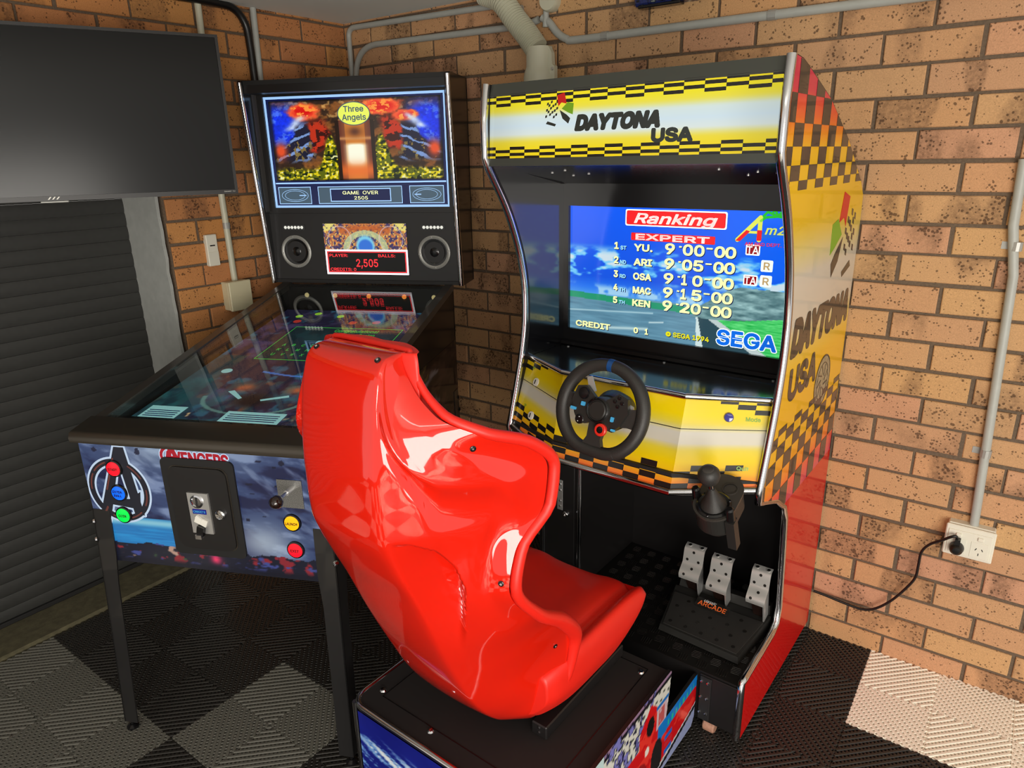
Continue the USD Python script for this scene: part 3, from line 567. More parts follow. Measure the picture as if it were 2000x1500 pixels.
def facet_col(s, t):
    c = gramp(t, [(0, (232, 96, 40)), (0.05, (236, 130, 40)), (0.16, (240, 184, 30)), (0.30, (240, 206, 10)), (0.42, (228, 206, 60)), (0.50, (214, 208, 190)), (0.62, (212, 208, 196)), (0.72, (230, 210, 70)), (0.82, (242, 212, 8)), (1, (242, 206, 10))]); return c
for k in range(3):
    V = []; nx, ny = 12, 60
    for j in range(ny + 1):
        for i in range(nx + 1):
            s, t = i / nx, j / ny; V.append((B3[k] * (1 - s) + B3[k + 1] * s) * (1 - t) + (T3[k] * (1 - s) + T3[k + 1] * s) * t)
    V = np.array(V); i, j = np.meshgrid(np.arange(nx), np.arange(ny)); a = (j * (nx + 1) + i).ravel()
    F = np.vstack([np.stack([a, a + 1, a + nx + 2], 1), np.stack([a, a + nx + 2, a + nx + 1], 1)])
    tt = np.repeat(np.linspace(0, 1, ny + 1), nx + 1); cc = facet_col(tt, tt)
    cab.part('control_panel_facet', trimesh.Trimesh(V, F, process=False), 'print_paper', col=lin(cc))
def fq(k, s0, s1, t0, t1, lift=0.0006):
    """a quad on facet k in its own (s, t) coordinates"""
    n = np.cross(B3[k + 1] - B3[k], T3[k] - B3[k]); n /= np.linalg.norm(n)
    f = lambda s, t: (B3[k] * (1 - s) + B3[k + 1] * s) * (1 - t) + (T3[k] * (1 - s) + T3[k + 1] * s) * t + n * lift
    return trimesh.Trimesh([f(s0, t0), f(s1, t0), f(s1, t1), f(s0, t1)], [(0, 1, 2), (0, 2, 3)], process=False)
blk = [[] for _ in range(6)]
for k, (n, rws) in enumerate(((5, 5), (8, 4), (5, 4))):
    for i in range(n):
        for r in range(rws):
            if (i + r + k) % 2 == 0 and not (k == 2 and i > 3): blk[k].append(fq(k, i / n, (i + 1) / n, r * 0.065, (r + 1) * 0.065))
for k, i0, i1, n in ((2, 1, 5, 5), (0, 0, 3, 5)):
    for i in range(i0, i1):
        for r in range(4):
            if (i + r) % 2 == 0 and (r < (i if k == 2 else 4 - i)): blk[k + 3].append(fq(k, i / n, (i + 1) / n, 1 - (r + 1) * 0.055, 1 - r * 0.055))
for b_ in blk:
    if b_: cab.part('panel_chequers', b_, 'print_black')
cab.part('panel_seam', [fq(k, 0, 1, 0.655, 0.663) for k in range(3)], 'print_black')
edge_t = [q + np.array([0, -0.003, 0.003]) for q in T3]; edge_b = [q + np.array([0, -0.003, -0.006]) for q in B3]
cab.part('panel_moulding', tube(np.vstack([np.linspace(edge_t[i], edge_t[i + 1], 6) for i in range(3)]), 0.0085, 12), 'chrome', smooth=80); cab.part('panel_moulding', tube(np.vstack([np.linspace(edge_b[i], edge_b[i + 1], 6) for i in range(3)]), 0.0095, 12), 'chrome', smooth=80)
cab.part('control_box', [hull([*T3[:2], *B3[:2], (-IW, -0.45, 1.03), (-IW, -0.45, 0.80), (-0.19, -0.45, 1.03), (-0.19, -0.45, 0.80)]), hull([*T3[1:3], *B3[1:3], (-0.19, -0.45, 1.03), (-0.19, -0.45, 0.80), (0.19, -0.45, 1.03), (0.19, -0.45, 0.80)]), hull([*T3[2:], *B3[2:], (IW, -0.45, 1.03), (IW, -0.45, 0.80), (0.19, -0.45, 1.03), (0.19, -0.45, 0.80)])] and [place(extr(Polygon([(a, b + 0.004) for a, b in bot] + [(IW, -0.42), (-IW, -0.42)]), 0.01), (0, 0, BZ + 0.004), U, V3)], 'black_matte')
def fpos(k, s, t): return (B3[k] * (1 - s) + B3[k + 1] * s) * (1 - t) + (T3[k] * (1 - s) + T3[k + 1] * s) * t
def fnorm(k):
    n = np.cross(B3[k + 1] - B3[k], T3[k] - B3[k]); return n / np.linalg.norm(n)
def fex(k): e = T3[k + 1] - T3[k]; return e / np.linalg.norm(e)
q = fpos(2, 0.52, 0.80); n = fnorm(2); cab.part('push_button', cat(lathe([(0, 0), (0.0125, 0), (0.0125, 0.003), (0.0105, 0.006), (0, 0.008)], q, n, 20)), 'blue_button', smooth=40, label='dark blue push button')
for s, t, w_ in ((0.36, 0.72, 0.03), (0.40, 0.28, 0.03)):
    q = fpos(0, s, t); n = fnorm(0); b_ = cab.part('key_switch', lathe([(0, 0), (0.0135, 0), (0.0125, 0.004), (0, 0.006)], q, n, 20), 'white_cap', smooth=40)
    ex = fex(0); ey = np.cross(n, ex); cab.part('slot', place(extr(sbox(-0.0018, -0.007, 0.0018, 0.007), 0.001), q + n * 0.0058, ex, ey), 'black_matte', parent=b_)
def ftxt(k, s, t, word, w, h):
    n, ex = fnorm(k), fex(k); ey = np.cross(n, ex); return place(txt(word, w, h, cx=0, d=0.0004), fpos(k, s, t) + n * 0.0008, ex, ey)
cab.part('panel_lettering', cat(ftxt(2, 0.80, 0.76, 'Mode', 0.036, 0.0105), ftxt(2, 0.80, 0.20, 'Quit', 0.030, 0.0105), ftxt(0, 0.22, 0.86, '2P', 0.013, 0.009), ftxt(0, 0.20, 0.33, '1P', 0.013, 0.009)), 'print_green')
# coin box on the left, foot well, platform
CB = -0.555
cab.part('coin_box', bx(-IW, -0.222, CB, -0.03, 0.215, 0.80), 'black_satin')
cab.part('coin_door', bx(-IW + 0.02, -0.245, CB - 0.004, CB, 0.30, 0.70, 0.002), 'black_satin')
h_ = cab.part('hinge_plate', bx(-0.312, -0.290, CB - 0.007, CB - 0.004, 0.500, 0.612, 0.001), 'steel')
for z in (0.515, 0.535, 0.575, 0.597): cab.part('screw', cyl((-0.300, CB - 0.006, z), (-0.300, CB - 0.0095, z), 0.004, n=10), 'chrome', parent=h_)
cab.part('door_lock', lathe([(0, 0), (0.011, 0), (0.011, 0.006), (0.008, 0.010), (0.004, 0.010), (0.003, 0.006), (0, 0.006)], (-0.276, CB - 0.004, 0.491), (0, -1, 0), 112), 'chrome', smooth=80)
cab.part('edge_moulding', tube([(-0.226, CB - 0.003, z) for z in np.linspace(0.225, 0.79, 12)], 0.008, 12), 'chrome', smooth=80)
cab.part('edge_moulding', tube([(-0.372, CB - 0.004, z) for z in np.linspace(0.225, 0.79, 12)], 0.006, 12), 'chrome', smooth=80)
cab.part('foot_well_back', bx(-0.225, IW, -0.172, -0.16, 0.2, 0.83), 'black_satin')
cab.part('platform', bx(-IW, IW, -0.688, -0.03, 0.042, 0.212, 0.002), 'black_satin')
P('tread_metal', C(40, 38, 36), 0.34, 0.6)
tb = []
q45 = math.sqrt(0.5)
for i in range(-16, 17):
    for j in range(-16, 17):
        cx, cy = 0.03 + (i - j) * 0.043 * q45, -0.42 + (i + j) * 0.043 * q45
        if not (-0.205 < cx < 0.375 and -0.67 < cy < -0.195) and not (-0.375 < cx < -0.2 and -0.67 < cy < CB - 0.03): continue
        d = np.array([1.0, 0.12]) if (i + j) % 2 else np.array([-0.12, 1.0])
        d = d / np.linalg.norm(d) * 0.0165; n_ = np.array([-d[1], d[0]]) / 0.0165
        for k in range(-2, 3):
            p = np.array([cx, cy]) + n_ * k * 0.0068; l_ = 1.0 - 0.10 * abs(k)
            pts = []
            for s_ in (-1, 1):
                e = p + d * s_ * l_; pts += [(*(e + n_ * 0.0016), 0.2120), (*(e - n_ * 0.0016), 0.2120), (*(p + d * s_ * l_ * 0.82), 0.2144)]
            tb.append(hull(pts))
cab.part('tread_plate', bx(-IW, IW, -0.690, -0.172, 0.210, 0.2125, 0.0008), 'tread_metal'); cab.part('tread_bars', tb, 'tread_metal', kind='stuff')
cab.part('front_board', bx(0.282, IW, -0.694, -0.688, 0.045, 0.205, 0.001), 'black_satin')
bp_ = cab.part('joint_plate', bx(0.284, 0.318, -0.698, -0.694, 0.050, 0.200, 0.001), 'black_matte')
for a in (0.289, 0.308):
    for z in (0.185, 0.130, 0.075): cab.part('bolt', lathe([(0, 0), (0.005, 0), (0.004, 0.003), (0, 0.0035)], (a, -0.698, z), (0, -1, 0), 8), 'chrome', parent=bp_)
for a, b in ((0.315, -0.672), (-0.30, -0.60), (0.30, -0.10), (-0.30, -0.10)):
    w_ = cab.part('caster', cyl((a - 0.018, b, 0.0205), (a + 0.018, b, 0.0205), 0.0205, n=24, c=0.004), 'caster_rubber', smooth=40); cab.part('fork', bx(a - 0.020, a + 0.020, b - 0.012, b + 0.012, 0.036, 0.045), 'steel', parent=w_)

# ---------------------------------------------------------------- steering wheel
tilt = math.radians(17)
WC = np.array([0.030, -0.862, 1.022]); wy = np.array([0, math.sin(tilt), math.cos(tilt)]); wx = U; wz = np.cross(wx, wy)   # wz towards the driver
rot = math.radians(-4); WX, WY = wx * math.cos(rot) + wy * math.sin(rot), -wx * math.sin(rot) + wy * math.cos(rot)
def wpl(m, lift=0.0): return place(m, WC + wz * lift, WX, WY)
wh = Thing('steering_wheel', 'black leather gaming steering wheel with blue top stripe on the yellow control panel', 'steering wheel', D, WC)
ang = np.arange(64) * 2 * math.pi / 64
def rimr(a): return 0.1185 - 0.010 * np.exp(-((np.mod(a + math.pi / 2 + math.pi, 2 * math.pi) - math.pi) / 0.42) ** 2)   # flatter at the bottom
rim = tube([WC + WX * rimr(a) * math.cos(a) + WY * rimr(a) * math.sin(a) for a in ang], np.array([0.0165 + 0.0020 * abs(math.cos(a)) for a in ang]), 14, closed=True)
wh.part('rim', rim, 'black_leather', smooth=50)
wh.part('top_stripe', tube([WC + WX * 0.1185 * math.cos(a) + WY * 0.1185 * math.sin(a) for a in np.linspace(math.pi / 2 - 0.06, math.pi / 2 + 0.06, 5)], 0.0173, 14), 'blue_stripe', smooth=50)
def spoke(pts, th=0.016): return wpl(extr(Polygon(pts).buffer(0.004).buffer(-0.002), th), -th / 2)
wh.part('spoke', spoke([(-0.04, 0.022), (-0.075, 0.018), (-0.112, 0.030), (-0.116, -0.016), (-0.085, -0.012), (-0.045, -0.03)]), 'black_leather'); wh.part('spoke', spoke([(0.04, 0.022), (0.075, 0.018), (0.112, 0.030), (0.116, -0.022), (0.085, -0.022), (0.045, -0.03)]), 'black_leather')
wh.part('spoke', spoke([(-0.022, -0.03), (-0.020, -0.075), (-0.034, -0.104), (0.028, -0.104), (0.016, -0.075), (0.022, -0.03)]), 'black_leather')
pod = lambda sx: Polygon([(sx * x, y) for x, y in ((0.020, 0.030), (0.050, 0.052), (0.072, 0.046), (0.080, 0.012), (0.066, -0.022), (0.050, -0.042), (0.030, -0.040), (0.018, -0.030))]).buffer(0.005).buffer(-0.002)
wh.part('button_pod', wpl(extr(pod(-1), 0.014), 0.004), 'black_plastic'); wh.part('button_pod', wpl(extr(pod(1), 0.014), 0.004), 'black_plastic')
wh.part('hub', lathe([(0, 0.026), (0.022, 0.026), (0.025, 0.023), (0.030, 0.024), (0.034, 0.018), (0.036, 0.0), (0.036, -0.03), (0, -0.03)][::-1], WC, wz, 36), 'black_plastic', smooth=35)
wh.part('hub_ring', lathe([(0.026, 0.023), (0.029, 0.0265), (0.032, 0.0235), (0.029, 0.021)], WC, wz, 36), 'black_gloss', smooth=60)
wh.part('shaft_housing', lathe([(0, -0.11), (0.045, -0.11), (0.055, -0.06), (0.040, -0.03), (0, -0.03)], WC, wz, 28), 'black_plastic', smooth=40)
wh.part('direction_pad', lathe([(0, 0.026), (0.0135, 0.0255), (0.0155, 0.022), (0.0155, 0.018), (0, 0.018)][::-1], WC - WX * 0.050 + WY * 0.033, wz, 24), 'black_gloss', smooth=40)
for x, y, s_ in ((0.052, 0.045, 1), (0.062, 0.034, 1), (0.052, 0.023, 1), (0.042, 0.034, 1)): wh.part('face_button', lathe([(0, 0.022), (0.0045, 0.0215), (0.005, 0.018), (0, 0.018)][::-1], WC + WX * x + WY * y, wz, 12), 'black_gloss', smooth=40)
for x, y in ((0.052, 0.0485), (0.0655, 0.034), (0.052, 0.0195), (0.0385, 0.034)): wh.part('symbol', lathe([(0, 0.0195), (0.0014, 0.0195), (0.0014, 0.018), (0, 0.018)][::-1], WC + WX * x + WY * y, wz, 8), 'print_white')
for x, y, w_, h2 in ((-0.046, 0.006, 0.011, 0.011), (-0.072, -0.012, 0.016, 0.008), (0.046, -0.012, 0.008, 0.013), (0.055, -0.038, 0.012, 0.006)): wh.part('blue_button', wpl(extr(rrect(x - w_ / 2, x + w_ / 2, y - h2 / 2, y + h2 / 2, 0.002), 0.005), 0.018), 'blue_rubber')
wh.part('red_dial', lathe([(0.009, 0.018), (0.0165, 0.018), (0.0165, 0.026), (0.014, 0.028), (0.009, 0.028)], WC + WX * 0.022 - WY * 0.046, wz, 24), 'red_rubber', smooth=30); wh.part('dial_cap', lathe([(0, 0.016), (0.009, 0.016), (0.009, 0.027), (0.006, 0.0285), (0, 0.0285)], WC + WX * 0.022 - WY * 0.046, wz, 20), 'black_gloss', smooth=30)
wh.part('thumb_pad', lathe([(0, 0.014), (0.013, 0.014), (0.013, 0.019), (0.011, 0.021), (0, 0.021)], WC - WX * 0.048 - WY * 0.036, wz, 20), 'black_gloss', smooth=30)
for x, y in ((-0.048, -0.030), (-0.050, -0.042)): wh.part('symbol', lathe([(0, 0.0225), (0.0014, 0.0225), (0.0014, 0.020), (0, 0.020)][::-1], WC + WX * x + WY * y, wz, 8), 'print_white')
wh.part('paddle', spoke([(-0.045, 0.040), (-0.060, 0.072), (-0.050, 0.078), (-0.030, 0.045)], 0.004), 'steel'); wh.part('paddle', spoke([(0.045, 0.040), (0.085, 0.030), (0.095, 0.005), (0.070, 0.01)], 0.004), 'steel')
for a in (0.25, math.pi - 0.25, -1.0, -2.14): wh.part('stitch_seam', tube([WC + WX * (0.1185 * math.cos(a) + 0.0172 * math.cos(q) * math.cos(a)) + WY * (0.1185 * math.sin(a) + 0.0172 * math.cos(q) * math.sin(a)) + wz * 0.0172 * math.sin(q) for q in np.linspace(-0.6, 3.7, 12)], 0.0007, 4), 'black_matte')

# ---------------------------------------------------------------- gear shifter, clamped to the lower edge of the control panel
SC = np.array([0.334, -0.822, 0.832])
st = math.radians(24); sa = np.array([0, -math.sin(st), math.cos(st)]); sf = np.cross(U, sa)      # sa: up axis leaning to the driver
def spl(p): return SC + U * p[0] + (-sf) * 0 + np.array([0, math.cos(st), math.sin(st)]) * p[1] + sa * p[2]
sy_ = np.array([0, math.cos(st), math.sin(st)])
shf = Thing('gear_shifter', 'black gear shifter with ball knob clamped to the yellow panel', 'gear shifter', D, SC)
bodyp = Point(0, -0.006).buffer(0.052, quad_segs=10).union(sbox(-0.052, 0, 0.052, 0.05)).union(Point(0, 0.045).buffer(0.052, quad_segs=10))
shf.part('body', place(extr(bodyp.buffer(-0.003), 0.055), SC - sa * 0.060, U, sy_), 'black_plastic'); shf.part('body_top', place(extr(bodyp, 0.006), SC - sa * 0.006, U, sy_), 'charcoal_gloss')
shf.part('base_skirt', lathe([(0, -0.085), (0.034, -0.085), (0.046, -0.058), (0, -0.058)], SC - sy_ * 0.004, sa, 28), 'black_plastic', smooth=40)
shf.part('gate_ring', lathe([(0.030, 0), (0.043, 0), (0.043, 0.003), (0.038, 0.006), (0.031, 0.004)], SC - sy_ * 0.010, sa, 32), 'black_gloss', smooth=30)
shf.part('boot', lathe([(0.033, 0.002), (0.030, 0.010), (0.020, 0.028), (0.012, 0.050), (0.0085, 0.060), (0, 0.060)], SC - sy_ * 0.010, sa, 20), 'black_leather', smooth=40)
shf.part('shaft', cyl(SC - sy_ * 0.010 + sa * 0.055, SC - sy_ * 0.012 + sa * 0.088, 0.006, n=14), 'chrome', smooth=40)
kc = SC - sy_ * 0.012 + sa * 0.108
shf.part('knob', lathe([(0.0005, -0.0265), (0.011, -0.025), (0.0215, -0.016), (0.0265, -0.002), (0.0255, 0.010), (0.0195, 0.019), (0.0135, 0.022), (0.0005, 0.0225)], kc, sa, 28), 'black_leather', smooth=60); shf.part('knob_cap', lathe([(0, 0.021), (0.0142, 0.0207), (0.0142, 0.0226), (0.011, 0.0242), (0, 0.0245)][::-1], kc, sa, 24), 'charcoal_gloss', smooth=40)
for sx, y in ((-1, 0.005), (1, -0.030)):
    p = SC + U * sx * 0.050 + sy_ * (y); cl = shf.part('clamp_knob', cyl(p - sa * 0.012, p + sa * 0.030, 0.0115, 0.0105, 16, 0.004), 'black_gloss', smooth=40); shf.part('clamp_jaw', hull([p + U * x + sy_ * y_ + sa * z for x in (-0.011, 0.011) for y_ in (-0.012, 0.012) for z in (-0.012, -0.11 if sx > 0 else -0.03)]), 'black_plastic', parent=cl)
for a in (0.6, 2.5, -1.57): shf.part('screw', cyl(SC - sy_ * 0.010 + (U * math.cos(a) + sy_ * math.sin(a)) * 0.040 + sa * 0.003, SC - sy_ * 0.010 + (U * math.cos(a) + sy_ * math.sin(a)) * 0.040 + sa * 0.0065, 0.0026, n=10), 'chrome')
shf.part('recess_dish', lathe([(0.016, 0.0), (0.019, 0.0), (0.019, 0.0022), (0.0165, 0.0022)], SC + U * 0.018 + sy_ * 0.052, sa, 24), 'charcoal_gloss', smooth=30)

# ---------------------------------------------------------------- pedal set on the tread plate
ped = Thing('pedal_set', 'black three-pedal foot unit with brushed steel pedals on the tread plate', 'pedals', D, (0.225, -0.47, 0.2145))
pp = [np.array(p) for p in ((0.098, -0.595), (0.360, -0.605), (0.385, -0.385), (0.062, -0.400))]
zb_, zf, zr_ = 0.2148, 0.236, 0.262
ped.part('base_plate', hull([(*p, zb_) for p in pp] + [(*(p * 0.97 + np.array([0.225, -0.5]) * 0.03), zf if k < 2 else zr_) for k, p in enumerate(pp)]), 'black_plastic')
ped.part('rear_housing', hull([(0.072, -0.405, zb_), (0.378, -0.39, zb_), (0.378, -0.33, zb_), (0.072, -0.345, zb_), (0.080, -0.395, 0.292), (0.372, -0.38, 0.292), (0.372, -0.345, 0.285), (0.080, -0.355, 0.285)]), 'black_plastic')
e1 = pp[1] - pp[0]; e2 = pp[3] - pp[0]
pn = [(0.12, 0.14), (0.9, 0.14), (0.95, 0.78), (0.05, 0.78)]
def pxy(s, t):
    a = pp[0] * (1 - s) + pp[1] * s; b = pp[3] * (1 - s) + pp[2] * s; q = a * (1 - t) + b * t; return np.array([q[0], q[1], zf + (zr_ - zf) * t])
ped.part('heel_pad', hull([pxy(s, t) + [0, 0, dz] for s, t in ((0.05, 0.05), (0.95, 0.05), (0.97, 0.80), (0.03, 0.80)) for dz in (0, 0.0035)]), 'black_leather')
dm = []
for t, n in ((0.14, 5), (0.32, 4), (0.50, 5), (0.68, 4)):
    for i in range(n):
        s = 0.12 + (0.76 * i / (n - 1) if n == 5 else 0.095 + 0.57 * i / (n - 1)); q = pxy(s, t) + [0, 0, 0.0036]; dm.append(lathe([(0, 0), (0.0062, 0), (0.0062, 0.0008), (0, 0.0008)], q, (0, -0.1, 1), 10))
ped.part('heel_dimple', dm, 'print_black', kind='stuff')
for cx, w_, b0, ztop in ((0.127, 0.068, -0.415, 0.430), (0.222, 0.068, -0.420, 0.426), (0.348, 0.058, -0.425, 0.436)):
    prof = [(b0 + 0.020, ztop), (b0 + 0.002, ztop - 0.010), (b0 - 0.006, ztop - 0.045), (b0 - 0.010, ztop - 0.058), (b0 - 0.030, ztop - 0.078), (b0 - 0.036, ztop - 0.092), (b0 - 0.032, ztop - 0.105)]
    prof = [tuple(q) for q in crom(prof, 4)]
    pl_ = Polygon(prof + [(b + 0.004, z + 0.001) for b, z in prof[::-1]]).buffer(0)
    pd = ped.part('pedal', place(extr(pl_, w_), (cx - w_ / 2, 0, 0), V3, Z3), 'pedal_steel', smooth=30)
    for k, (fz, dx) in enumerate(((0.06, -0.3), (0.06, 0.3), (0.35, -0.28), (0.35, 0.28), (0.26, 0.0), (0.80, -0.25), (0.62, 0.05))):
        i = int(fz * (len(prof) - 2)); q0, q1 = np.array(prof[i]), np.array(prof[i + 1]); d = q1 - q0; d /= np.linalg.norm(d); nrm = np.array([0, d[1], -d[0]]); nrm = nrm if nrm[1] < 0 else -nrm
        big = k < 2; r = 0.0076 if big else 0.0062
        ped.part('hole', lathe([(0, 0.0004), (r * 0.72, 0.0004), (r * 0.72, 0.001), (0, 0.001)][::1], (cx + dx * w_, q0[0], q0[1]), nrm, 12), 'print_black', parent=pd)
        if big: ped.part('grommet', lathe([(r * 0.7, 0.0002), (r, 0.0002), (r, 0.0022), (r * 0.75, 0.0022)], (cx + dx * w_, q0[0], q0[1]), nrm, 14), 'steel', parent=pd, smooth=30)
    P_ = 'steel'
    ped.part('pedal_arm', hull([(cx + x, b, z) for x in (w_ * 0.36, w_ * 0.36 + 0.004) for b, z in ((b0 - 0.030, ztop - 0.085), (b0 + 0.012, ztop - 0.060), (b0 + 0.03, 0.270), (b0 - 0.005, 0.262))]), 'steel', parent=pd)
    ped.part('pedal_arm', hull([(cx + x, b, z) for x in (-w_ * 0.28, w_ * 0.30) for b, z in ((b0 - 0.026, ztop - 0.095), (b0 - 0.018, ztop - 0.090), (b0 + 0.028, 0.268), (b0 + 0.018, 0.262))]), 'knob_brown', parent=pd)
    del P_
sgp = np.array([0.215, -0.452, 0.2575]); sgx = np.array([0.97, -0.01, 0.0]); sgy = np.array([0.0, 0.93, 0.36])
sgx /= np.linalg.norm(sgx); sgy /= np.linalg.norm(sgy)
st_ = ped.part('sticker', place(extr(rrect(-0.055, 0.055, -0.017, 0.017, 0.003), 0.001), sgp + [0, 0, 0.009], sgx, sgy), 'print_black')
P('print_orange', C(240, 110, 50), 0.35); P('print_violet', C(70, 50, 140), 0.4)
ped.part('sticker_lettering', place(txt('ARCADE', 0.092, 0.017, 0, cx=0, y=-0.012, d=0.0004), sgp + [0, 0, 0.0104], sgx, sgy), 'print_orange', parent=st_); ped.part('sticker_lettering', place(txt('classic', 0.040, 0.010, 0.3, bold=False, x=-0.032, y=0.004, d=0.0006), sgp + [0, 0, 0.0108], sgx, sgy), 'print_white', parent=st_)
# ---------------------------------------------------------------- seat pedestal with printed sides, joined to the cabinet
PX0, PX1, PY0, PY1, PZ = -0.345, 0.268, -1.462, -0.880, 0.334
pz = Thing('seat_pedestal', 'low black seat box with chrome edges and racing car print', 'seat base', D, (-0.035, -1.17, 0))
foot = rrect(PX0, PX1, PY0, PY1 + 0.05, 0.045).intersection(sbox(PX0, PY0, PX1, PY1))
P('carpet_black', C(26, 22, 21), 0.8, bump=(1600, 0.2))
pz.part('body', place(extr(foot.buffer(-0.004), PZ - 0.034), (0, 0, 0.03), U, V3), 'black_satin')
pz.part('top_board', place(extr(foot.buffer(-0.002), 0.004), (0, 0, PZ - 0.004), U, V3), 'carpet_black')
ins = sbox(PX0 + 0.06, PY0 + 0.06, PX1 - 0.05, PY1 - 0.03)
pz.part('top_seam', place(extr(ins.buffer(0.0012).difference(ins.buffer(-0.0012)), 0.0008), (0, 0, PZ), U, V3), 'black_gloss')
ring = [(x, y) for x, y in foot.buffer(-0.003).exterior.coords if x < PX1 - 0.02 and y < PY1 - 0.01]
lf = [(PX0 + 0.003, PY1 - 0.01)] + [(PX0 + 0.003, y) for y in np.linspace(PY1 - 0.05, PY0 + 0.05, 8)]
cr = [(PX0 + 0.048 - 0.045 * math.cos(a), PY0 + 0.048 - 0.045 * math.sin(a)) for a in np.linspace(0.1, 1.47, 8)]
rear = [(x, PY0 + 0.003) for x in np.linspace(PX0 + 0.055, PX1, 8)]
pz.part('chrome_trim', tube([(x, y, PZ - 0.003) for x, y in lf + cr + rear], 0.008, 10), 'chrome', smooth=50)
pz.part('chrome_trim', tube([(PX0 + 0.010, PY0 + 0.010, z) for z in np.linspace(0.035, PZ - 0.006, 8)], 0.008, 10), 'chrome', smooth=50)
def sky_art(s, t):
    c = full(s, (16, 22, 110)); c = mixc(c, (30, 40, 150), fb(s * 2, t * 2, 3, 4))
    b = fb(s * 3.2 + t * 2.5, t * 9 + s * 5, 2.2, 9); c = mixc(c, (110, 160, 225), 1.4 * sm(b, 0.50, 0.60) * sm(1 - t, 0.12, 0.35)); c = mixc(c, (232, 240, 245), 1.4 * sm(b, 0.57, 0.66) * sm(1 - t, 0.15, 0.4))
    c = mixc(c, (226, 232, 225), sm(s, 0.45, 0.6) * sm(1 - t, 0.0, 0.22) * (fb(s * 3, t * 5, 3, 2) > 0.42)); return c
g_, c_ = grid(sky_art, (PX0 + 0.03, PY0 - 0.0006, 0.035), U * (PX1 - PX0 - 0.04), Z3 * (PZ - 0.052), 120, 60)
pz.part('rear_art', g_, 'print_paper', col=c_, label='blue sky and white cloud print on the rear face')
pz.part('rear_lettering', place(txt('Sentinel', 0.085, 0.022, 0.3, x=0.21, y=0.19), (PX0 + 0.03, PY0 - 0.0008, 0.035), U, Z3), 'print_black') if False else None
for x, y in ((PX0 + 0.045, PY0 + 0.075), (PX0 + 0.24, PY0 + 0.05), (PX1 - 0.06, PY1 - 0.05)): pz.part('screw', lathe([(0, 0), (0.009, 0), (0.006, 0.004), (0, 0.0045)], (x, y, PZ), (0, 0, 1), 14), 'chrome', smooth=30)
# right side board with the car print: dips in a V and reaches forward to the cabinet
SA = 0.276
board = [(PY0, 0.03), (-0.72, 0.03), (-0.702, 0.055), (-0.700, 0.202), (-0.715, 0.205), (-0.905, 0.205), (-0.885, 0.340), (-0.890, 0.346), (PY0 + 0.02, 0.346), (PY0, 0.33)]
bpoly = Polygon(board)
pz.part('side_board', place(extr(bpoly, 0.009), (SA - 0.0095, 0, 0), V3, Z3), 'black_satin')
def car_art(y, z):
    """the print on the side board: white stand, red racing car, blue wing, grey road"""
    c = full(y, (214, 214, 205))
    n = fb(y * 6, z * 6, 9, 3); c = mixc(c, (60, 70, 60), 0.9 * ((np.sin(y * 140 + z * 50) * np.sin(z * 190 - y * 30)) > 0.55)); 
    line = 0.345 - (z); c = mixc(c, (150, 120, 150), (z > 0.337)); c = mixc(c, (24, 22, 30), (z > 0.326) & (z < 0.337))
    c = mixc(c, (238, 232, 160), (y > -0.735) & (z > 0.165) & (z < 0.21)); c = mixc(c, (210, 30, 30), (y > -0.745) & (z > 0.135) & (z < 0.18) & (n > 0.42))
    left = y < -1.03 + 0.6 * (z - 0.25)
    c = mixc(c, (30, 30, 60), left & (n > 0.50)); c = mixc(c, (120, 120, 190), left & (n > 0.58)); c = mixc(c, (190, 215, 215), (y < -1.24))
    roof = (z < 0.315 - 0.9 * np.abs(y + 1.0)) & (z > 0.20) & (y > -1.06) & (y < -0.90)
    hood = (z < 0.215 + 0.25 * (-0.86 - y) * 0) & (z > 0.06 + 0.16 * (y + 0.98)) & (y > -1.12) & (y < -0.695)
    c = mixc(c, (206, 14, 22), roof | hood); c = mixc(c, (230, 50, 40), (roof | hood) & (fb(y * 4, z * 8, 4, 6) > 0.55))
    c = mixc(c, (20, 18, 20), ((y + 1.0) / 0.022) ** 2 + ((z - 0.245) / 0.030) ** 2 < 1)
    c = mixc(c, (205, 180, 190), (y > -0.965) & (y < -0.905) & (z > 0.20) & (z < 0.272)); c = mixc(c, (190, 90, 90), (y > -0.952) & (y < -0.918) & (z > 0.208) & (z < 0.262) & (n > .4)); c = mixc(c, (20, 110, 190), (y > -0.968) & (y < -0.895) & (z > 0.268) & (z < 0.280))
    wing = (y > -0.955) & (y < -0.682) & (z > 0.148 + 0.02 * np.sin((y + .95) * 9)) & (z < 0.206); c = mixc(c, (16, 120, 205), wing); c = mixc(c, (40, 190, 150), wing & (np.sin(y * 260) > 0.3) & (z > 0.165) & (z < 0.186) & (y < -0.72) & (y > -0.90))
    c = mixc(c, (26, 26, 28), ((y + 0.955) / 0.034) ** 2 + ((z - 0.105) / 0.062) ** 2 < 1)
    c = mixc(c, (150, 20, 26), ((y + 1.06) / 0.05) ** 2 + ((z - 0.10) / 0.06) ** 2 < 1); c = mixc(c, (235, 225, 215), ((y + 1.015) / 0.012) ** 2 + ((z - 0.175) / 0.014) ** 2 < 1)
    for k, z0 in enumerate((0.122, 0.098, 0.074, 0.050)): c = mixc(c, ((28, 100, 200) if k != 1 else (200, 40, 50)), (np.abs(y + 0.885) < 0.022) & (z > z0) & (z < z0 + 0.018))
    gr = z < 0.075 + 0.20 * (y + 0.86); c = mixc(c, (150, 160, 200), gr); c = mixc(c, (30, 28, 32), gr & (z > 0.055 + 0.20 * (y + 0.86))); c = mixc(c, (210, 215, 228), gr & (z > 0.070 + 0.20 * (y + 0.86)))
    return c
ny, nz = 200, 80
